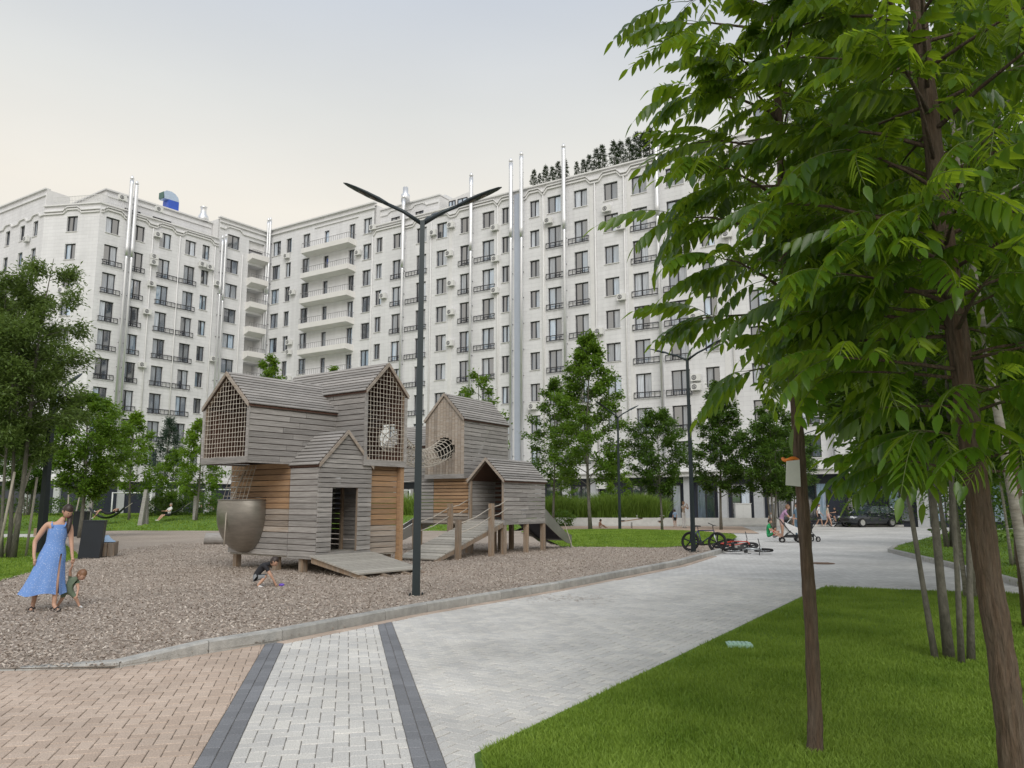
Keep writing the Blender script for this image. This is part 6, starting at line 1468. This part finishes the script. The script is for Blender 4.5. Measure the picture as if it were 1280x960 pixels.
# ------------------------------------------------------------------ street furniture and small things
M_BIN = mat('bin_anthracite', (.013, .017, .024), .5, .2, var=.12, scale=3)
def bin_(p, rz, w, d, h, sk, label):
    o = empty('litter_bin', p, rz, label, 'litter bin')
    MB().hexa([(-w/2,-d/2,.03),(w/2,-d/2,.03),(w/2,d/2,.03),(-w/2,d/2,.03),(-w/2+sk,-d/2,h),(w/2+sk,-d/2,h),(w/2+sk,d/2,h),(-w/2+sk,d/2,h)]).build('body', M_BIN, o)
    MB().hexa([(-w/2-.01+sk,-d/2-.01,h+.004),(w/2+.01+sk,-d/2-.01,h+.004),(w/2+.01+sk,d/2+.01,h+.004),(-w/2-.01+sk,d/2+.01,h+.004),(-w/2-.01+sk,-d/2-.01,h+.04),(w/2+.01+sk,-d/2-.01,h+.04),(w/2+.01+sk,d/2+.01,h+.04),(-w/2-.01+sk,d/2+.01,h+.04)]).build('lid', M_BIN, o)
    MB().box(-w/2+.03, w/2-.03, -d/2+.03, d/2-.03, 0, .03).build('plinth', M_BLACKM, o)
p1 = G(112, 699); bin_(p1, R(18), .58, .52, 1.12, .08, 'tall dark litter bin at the lawn edge, nearer the chip bed')
p2 = G(99, 671); bin_(p2, R(12), .62, .55, 1.25, .05, 'tall dark litter bin at the far end of the timber benches')
def bench(p, rz, L_, label, cloth=False):
    o = empty('timber_bench', p, rz, label, 'bench')
    for k in range(3): MB().box(-L_/2, L_/2, -.30+.205*k, -.11+.205*k, .05, .45).build('beam', M_POST, o)
    for x in (-L_/2+.2, L_/2-.2): MB().box(x-.06, x+.06, -.28, .28, 0, .05).build('foot', M_BLACKM, o)
    return o
bench(p1+Vector((-.18, 1.3, 0)), R(112), 1.7, 'massive timber bench behind the nearer litter bin'); bench(p2+Vector((-.9, -.2, 0)), R(15), 2.2, 'massive timber bench beside the farther litter bin')
bg = MB(); n = 6
for i in range(n+1):
    for j in range(n+1): bg.v.append((-.3+.6*i/n, -.25+.5*j/n, .47+.16*math.sin(math.pi*i/n)*math.sin(math.pi*j/n)*(1+.5*math.sin(i*2.3+j*1.7))))
for i in range(n):
    for j in range(n): a = i*(n+1)+j; bg.f.append((a, a+n+1, a+n+2, a+1)); bg.m.append(0)
o = bg.build('blanket', CL['skyblue'], None, T(*(p1+Vector((-.1, 1.05, 0)))) @ RZ(R(20)), True); tag(o, 'crumpled pale blue and white blanket lying on the timber bench', 'blanket')
# low wall of the reed bed
wl_ = MB().box(-14, 9.5, 0, .35, 0, .60).build('low_wall', M_CONC, None, T(13.5-2.4, 62.2, 0) @ RZ(R(-3))); tag(wl_, 'long low pale concrete wall between sand pit and reed bed', 'wall')
pv = MB().box(0, 26, 0, .5, 0, .14).build('step', M_CONC, None, T(12.5, 60.5, 0) @ RZ(R(-3))); tag(pv, 'pale low concrete step before the navy shop fronts', 'step')
MB_c = empty('utility_cabinet', at(928, 62.8, .1), R(-5), 'pale box cabinet standing against the navy shop front', 'cabinet')
MB().box(-.6, .6, -.25, .25, 0, 1.55).build('body', M_AC, MB_c)
for x in (-.3, .3): MB().box(x-.285, x+.285, -.27, -.25, .06, 1.48).build('door', M_AC, MB_c)
MB().box(-.64, .64, -.29, .29, 1.55, 1.61).build('roof', M_AC, MB_c)
# hatch on the lawn, drain on the road
hc = empty('access_cover', G(924, 808, .035), R(-8), 'small pale green plastic cover set in the lawn', 'cover'); hm = mat('cover_green', (.36, .55, .44), .6)
MB().box(-.14, .14, -.11, .11, 0, .035).build('frame', hm, hc)
for k in range(5): MB().box(-.115+.047*k, -.08+.047*k, -.09, .09, .035, .045).build('slat', hm, hc)
mh = MB().tube([(0,0,-.004), (0,0,.004)], .33, 24).build('manhole_cover', mat('rusty_iron', (.20, .13, .09), .7, .3, var=.3, scale=14), None, T(*G(1028, 704, .0)), False); tag(mh, 'round rusty manhole cover in the grey road', 'manhole cover')
for k in range(5): MB().box(-.24, .24, -.20+.09*k, -.16+.09*k, .004, .010).build('rib', MATS['rusty_iron'], mh)
# chips strayed on the road
n = 260; X = rng.normal(0, .5, n); Y = rng.normal(0, .35, n); c = G(710, 748); V = np.empty((n, 4, 3)); a = rng.uniform(0, 6.28, n); l = .02
for k, (p, q) in enumerate(((-1,-.4),(1,-.4),(1,.4),(-1,.4))): V[:, k] = np.c_[c.x+X+(np.cos(a)*p-np.sin(a)*q)*l, c.y+Y+(np.sin(a)*p+np.cos(a)*q)*l, np.full(n, .008)+.004*rng.random(n)]
o = link('stray_chips', np_mesh('stray_chips', V.reshape(-1, 3), np.arange(4*n).reshape(-1, 4), M_CHIP)); tag(o, 'wood chips strayed onto the grey road by the kerb', 'wood chips', kind='stuff')
# beige course along the kerb foot
kb = [p for p in KP[4:9]]; eb = MB()
for a, b in zip(kb, kb[1:]):
    d = (b-a).normalized(); nrm = Vector((d.y, -d.x, 0)); L_ = (b-a).length; s = 0
    while s < L_-.1:
        q0 = a+d*s; q1 = a+d*min(L_, s+.195); eb.hexa([q0+nrm*.005+Vector((0,0,-.02)), q0+nrm*.16+Vector((0,0,-.02)), q1+nrm*.16+Vector((0,0,-.02)), q1+nrm*.005+Vector((0,0,-.02)), q0+nrm*.008+Vector((0,0,.006)), q0+nrm*.157+Vector((0,0,.006)), q1+nrm*.157+Vector((0,0,.006)), q1+nrm*.008+Vector((0,0,.006))]); s += .2
o = eb.build('edge_pavers', M_PB, road); o['kind'] = 'stuff'
# white steel frames behind the hammocks
M_WHS = mat('white_steel', (.62, .63, .62), .45)
def steel_frame(px0, px1, Y, zt, zb, label, bars):
    a, b = at(px0, Y), at(px1, Y); o = empty('steel_frame', (a+b)/2, 0, label, 'frame'); L_ = (b-a).length
    for s in (-1, 1): MB().tube([(s*L_/2, 0, 0), (s*L_/2, 0, zt)], .06, 8).build('post', M_WHS, o, None, True)
    for z_ in bars: MB().tube([(-L_/2, 0, z_), (L_/2, 0, z_)], .05, 8).build('bar', M_WHS, o, None, True)
steel_frame(189, 206, 64, 3.6, 0, 'white steel frame beside the hammock posts', (3.55,)); steel_frame(204, 222, 66, 3.5, 0, 'tall white steel frame behind the fine-leaved shrub', (3.45, 2.7)); steel_frame(206, 290, 68, 2.9, 0, 'long white steel frame behind the shrub and the netted loft', (2.85, .5)); steel_frame(140, 188, 66, 2.6, 0, 'low white steel frame behind the lying person', (2.55,)); steel_frame(480, 512, 66, 2.8, 0, 'white steel frame seen between the play houses', (2.75, 1.7))
# spring rockers in the sand
def rocker(p, rz, label):
    o = empty('spring_rocker', p, rz, label, 'rocker'); mb = MB()
    mb.tube([(.06*math.cos(k*1.05), .06*math.sin(k*1.05), k*.012) for k in range(34)], .012, 5); mb.build('spring', M_BLACKM, o, None, True)
    MB().hexa([(-.75,-.06,.40),(.75,-.06,.62),(.75,.06,.62),(-.75,.06,.40),(-.75,-.06,.46),(.75,-.06,.68),(.75,.06,.68),(-.75,.06,.46)]).build('beam', M_WF, o)
    for x, z_ in ((-.62, .48), (.62, .665)): MB().box(x-.13, x+.13, -.12, .12, z_, z_+.05).build('seat', CL['black'], o)
    for x, z_ in ((-.38, .50), (.38, .62)): MB().tube([(x, -.16, z_+.22), (x, 0, z_+.24), (x, .16, z_+.22)], .015, 6).build('handle', M_WHS, o); MB().tube([(x, 0, z_), (x, 0, z_+.24)], .018, 6).build('stem', M_WHS, o)
rocker(at(789, 55.5, .02), R(-20), 'wooden spring seesaw in the sand pit beside the sitting child'); rocker(at(826, 54.5, .02), R(70), 'wooden spring seesaw in the sand near the round-crowned tree')
# ------------------------------------------------------------------ bicycles, prams, car
M_TYRE = mat('tyre_black', (.012, .012, .013), .8); M_CHROME = mat('chrome', (.6, .6, .6), .25, 1.0)
def bicycle(loc, rz, tilt, frame_m, label, mag=True, r=.31, fork_m=None, group=None):
    o = empty('bicycle', loc, rz, label, 'bicycle', group); o.rotation_euler = (tilt, 0, rz)
    for x in (-.5, .5):
        w = MB().tube([(x+r*math.cos(2*math.pi*k/24), 0, r+.03+r*math.sin(2*math.pi*k/24)) for k in range(24)], .038, 7, closed=True).build('wheel', M_TYRE, o, None, True)
        sp = MB(); n = 5 if mag else 12
        for k in range(n): a = 2*math.pi*k/n+.3; sp.tube([(x, 0, r+.03), (x+(r-.02)*math.cos(a), 0, r+.03+(r-.02)*math.sin(a))], [.022, .03] if mag else [.004, .004], 5)
        sp.tube([(x, -.04, r+.03), (x, .04, r+.03)], .03, 8); sp.build('spokes', M_TYRE if mag else M_CHROME, w)
        MB().tube([(x+(r-.045)*math.cos(2*math.pi*k/24), 0, r+.03+(r-.045)*math.sin(2*math.pi*k/24)) for k in range(24)], .016, 5, closed=True).build('rim', M_TYRE if mag else M_CHROME, w, None, True)
    z0 = r+.03; bb = (-.08, 0, .30); seat = (-.22, 0, .72); hd = (.36, 0, .74); hd2 = (.39, 0, .62)
    f = MB()
    for a, b in ((bb, seat), (seat, hd), (bb, hd2), ((-.5, .05, z0), bb), ((-.5, -.05, z0), bb), ((-.5, .05, z0), seat), ((-.5, -.05, z0), seat), (hd, hd2)): f.tube([a, b], .02, 7)
    f.build('frame', frame_m, o, None, True)
    fk = MB()
    for s in (-.05, .05): fk.tube([hd2, (.41, s, .55), (.5, s, z0)], .016, 6)
    fk.build('fork', fork_m or frame_m, o, None, True)
    MB().tube([(.34, 0, .74), (.32, 0, .88), (.33, -.05, .92), (.28, -.30, .95)], .014, 6).build('handlebar', M_BLACKM, o, None, True); MB().tube([(.32, 0, .88), (.33, .05, .92), (.28, .30, .95)], .014, 6).build('handlebar', M_BLACKM, o, None, True)
    MB().tube([seat, (-.24, 0, .84)], .015, 6).build('seat_post', M_BLACKM, o, None, True)
    MB().add([(-.38,-.07,.85),(-.38,.07,.85),(-.12,.02,.86),(-.12,-.02,.86),(-.38,-.06,.90),(-.38,.06,.90),(-.12,.015,.89),(-.12,-.015,.89)], [(0,1,2,3),(7,6,5,4),(0,3,7,4),(1,5,6,2),(3,2,6,7),(0,4,5,1)]).build('saddle', M_BLACKM, o)
    MB().tube([(-.08, -.09, .30), (-.08, .09, .30)], .06, 12).build('crank', M_BLACKM, o); MB().box(-.02, .10, -.17, -.09, .20, .225).build('pedal', M_BLACKM, o); MB().box(-.26, -.14, .09, .17, .37, .395).build('pedal', M_BLACKM, o)
    return o
blue_f = mat('bike_navy', (.03, .035, .10), .35); red_f = mat('bike_red', (.50, .055, .03), .35); silver_f = mat('bike_silver', (.55, .58, .60), .3, .6)
bk = bicycle(at(877, 28.2, .02), R(-38), R(-9), blue_f, 'dark bicycle with black five-spoke wheels leaning by the lamp post', True, .31, silver_f)
bicycle(at(915, 28.6, .12), R(-25), R(-74), red_f, 'red bicycle lying on its side at the edge of the chips', True, .27)
bicycle(at(932, 27.8, .06), R(-12), R(80), silver_f, 'silver bicycle lying on its side on the road edge', False, .28)
bicycle(at(1048, 59.5, .0), R(-8), 0, silver_f, 'bicycle with light wheels and a child in black riding it', False, .30)
RIDE = mirror(dict(pelvis=(0,.0,.60), spine=(0,-.06,.74), chest=(0,-.13,.88), neck=(0,-.18,.98), hbase=(0,-.20,1.02), head=(0,-.23,1.10), shL=(-.14,-.13,.94), elL=(-.2,-.26,.82), wrL=(-.2,-.42,.80), haL=(-.2,-.48,.80), hiL=(-.08,-.02,.58), knL=(-.10,-.32,.52), anL=(-.10,-.20,.18), toL=(-.10,-.32,.14)))
person('child in a black shirt riding the bicycle with light wheels', at(1047, 59.5, .22), R(-98), RIDE, dict(torso='black', uarm='black', thigh='navy', foot='black'), HAIRD, k=.8, head_k=1.1, short=.8)
def pram(loc, rz, fabric, hood, label):
    o = empty('pram', loc, rz, label, 'pram')
    for x, r in ((-.36, .14), (.36, .10)):
        for y in (-.26, .26):
            w = MB().tube([(x+r*math.cos(2*math.pi*k/16), y, r+r*math.sin(2*math.pi*k/16)) for k in range(16)], .028, 6, closed=True).build('wheel', M_TYRE, o, None, True)
            MB().tube([(x, y-.03, r), (x, y+.03, r)], r*.55, 10).build('hub', M_CHROME, w)
    for y in (-.24, .24):
        MB().tube([(-.36, y, .16), (.05, y, .48), (.42, y, .98), (.52, y, 1.04)], .018, 6).build('frame_tube', M_BLACKM, o, None, True); MB().tube([(.36, y, .12), (.0, y, .50)], .018, 6).build('frame_tube', M_BLACKM, o, None, True)
    MB().tube([(.52, -.24, 1.04), (.54, 0, 1.05), (.52, .24, 1.04)], .02, 6).build('handle', M_BLACKM, o, None, True)
    MB().hexa([(-.30,-.2,.42),(.10,-.2,.38),(.10,.2,.38),(-.30,.2,.42),(-.34,-.21,.62),(.22,-.21,.86),(.22,.21,.86),(-.34,.21,.62)]).build('seat', fabric, o)
    hb = MB(); n = 7
    for i in range(n+1):
        a = R(20)+R(120)*i/n; hb.v += [(.16-.34*math.sin(a)*.9+.05, -.21, .74+.30*math.sin(a)-.0+.1*i/n), (.16-.34*math.sin(a)*.9+.05-.05*i/n, .21, .74+.30*math.sin(a)+.1*i/n)]
    for i in range(n): hb.f.append((2*i, 2*i+2, 2*i+3, 2*i+1)); hb.m.append(0)
    hb.build('hood', hood, o)
    MB().box(-.2, .22, -.19, .19, .20, .32).build('basket', M_BLACKM, o)
pram(at(986, 35.6), R(165), CL['white'], CL['white'], 'pram with a white seat beside the person in lilac'); pram(at(1007, 36.4), R(10), CL['black'], CL['red'], 'pram with a dark red hood half hidden by the slim trunk')
# parked dark car
def car(loc, rz, label):
    o = empty('car', loc, rz, label, 'car'); paint = mat('car_paint', (.02, .026, .034), .25, .5, var=.03); B_ = paint.node_tree.nodes['Principled BSDF']; B_.inputs['Coat Weight'].default_value = 1
    gl = glass('car_glass', (.05, .07, .08), .03); W2 = .90
    sec = [(-2.2,.45,.70,.80),(-2.1,.32,.95,.86),(-1.5,.26,1.02,.9),(-.6,.24,1.04,.9),(.6,.24,1.00,.9),(1.4,.26,.92,.9),(2.0,.30,.82,.84),(2.2,.42,.62,.74)]
    b = MB()
    for (x, z0, z1, w) in sec:
        for (y, z_) in ((-w*.94,z0),(-w,(z0+z1)/2),(-w*.93,z1-.04),(-w*.8,z1),(w*.8,z1),(w*.93,z1-.04),(w,(z0+z1)/2),(w*.94,z0)): b.v.append((x, y, z_))
    for i in range(len(sec)-1):
        for k in range(8): b.f.append((i*8+k, i*8+(k+1) % 8, (i+1)*8+(k+1) % 8, (i+1)*8+k)); b.m.append(0)
    b.f.append(tuple(range(7, -1, -1))); b.m.append(0); b.f.append(tuple((len(sec)-1)*8+k for k in range(8))); b.m.append(0)
    body = b.build('body', paint, o, None, True)
    cb = MB().hexa([(-1.95,-.78,1.0),(1.0,-.78,.97),(1.0,.78,.97),(-1.95,.78,1.0),(-1.35,-.60,1.50),(.15,-.62,1.52),(.15,.62,1.52),(-1.35,.60,1.50)]); c_ = cb.build('windows', gl, o)
    MB().hexa([(-1.40,-.62,1.495),(.20,-.64,1.515),(.20,.64,1.515),(-1.40,.62,1.495),(-1.30,-.52,1.55),(.10,-.54,1.57),(.10,.54,1.57),(-1.30,.52,1.55)]).build('roof', paint, c_)
    for s in (-1, 1):
        for (xa, za, xb, zb_) in ((1.0,.97,.15,1.52), (-.45,1.0,-.5,1.51), (-1.95,1.0,-1.35,1.50)): MB().tube([(xa, s*.79, za), (xb, s*.63, zb_)], .035, 5).build('window_pillar', paint, c_)
    for x in (-1.35, 1.38):
        for s in (-1, 1):
            w = MB().tube([(x, s*.70, .33), (x, s*.91, .33)], .33, 20).build('wheel', M_TYRE, o); MB().tube([(x, s*.90, .33), (x, s*.922, .33)], .21, 14).build('rim', M_CHROME, w)
    for s in (-1, 1): MB().ell((2.08, s*.62, .70), (.14, .18, .09), 10, 6).build('headlight', mat('headlight' if s < 0 else 'headlight_b', (.6,.62,.65), .1), o, None, True); MB().box(.62, .80, s*.94-.06, s*.94+.06, 1.0, 1.13).build('mirror', paint, o)
    MB().box(2.14, 2.22, -.45, .45, .42, .62).build('grille', M_BLACKM, o)
    for x in (-.15, -1.05):
        for s in (-1, 1): MB().box(x-.09, x+.09, s*.885-.02, s*.885+.02, .82, .85).build('door_handle', M_CHROME, body)
car(at(1084, 59.5), R(200), 'dark car parked beyond the road behind the near leaves')
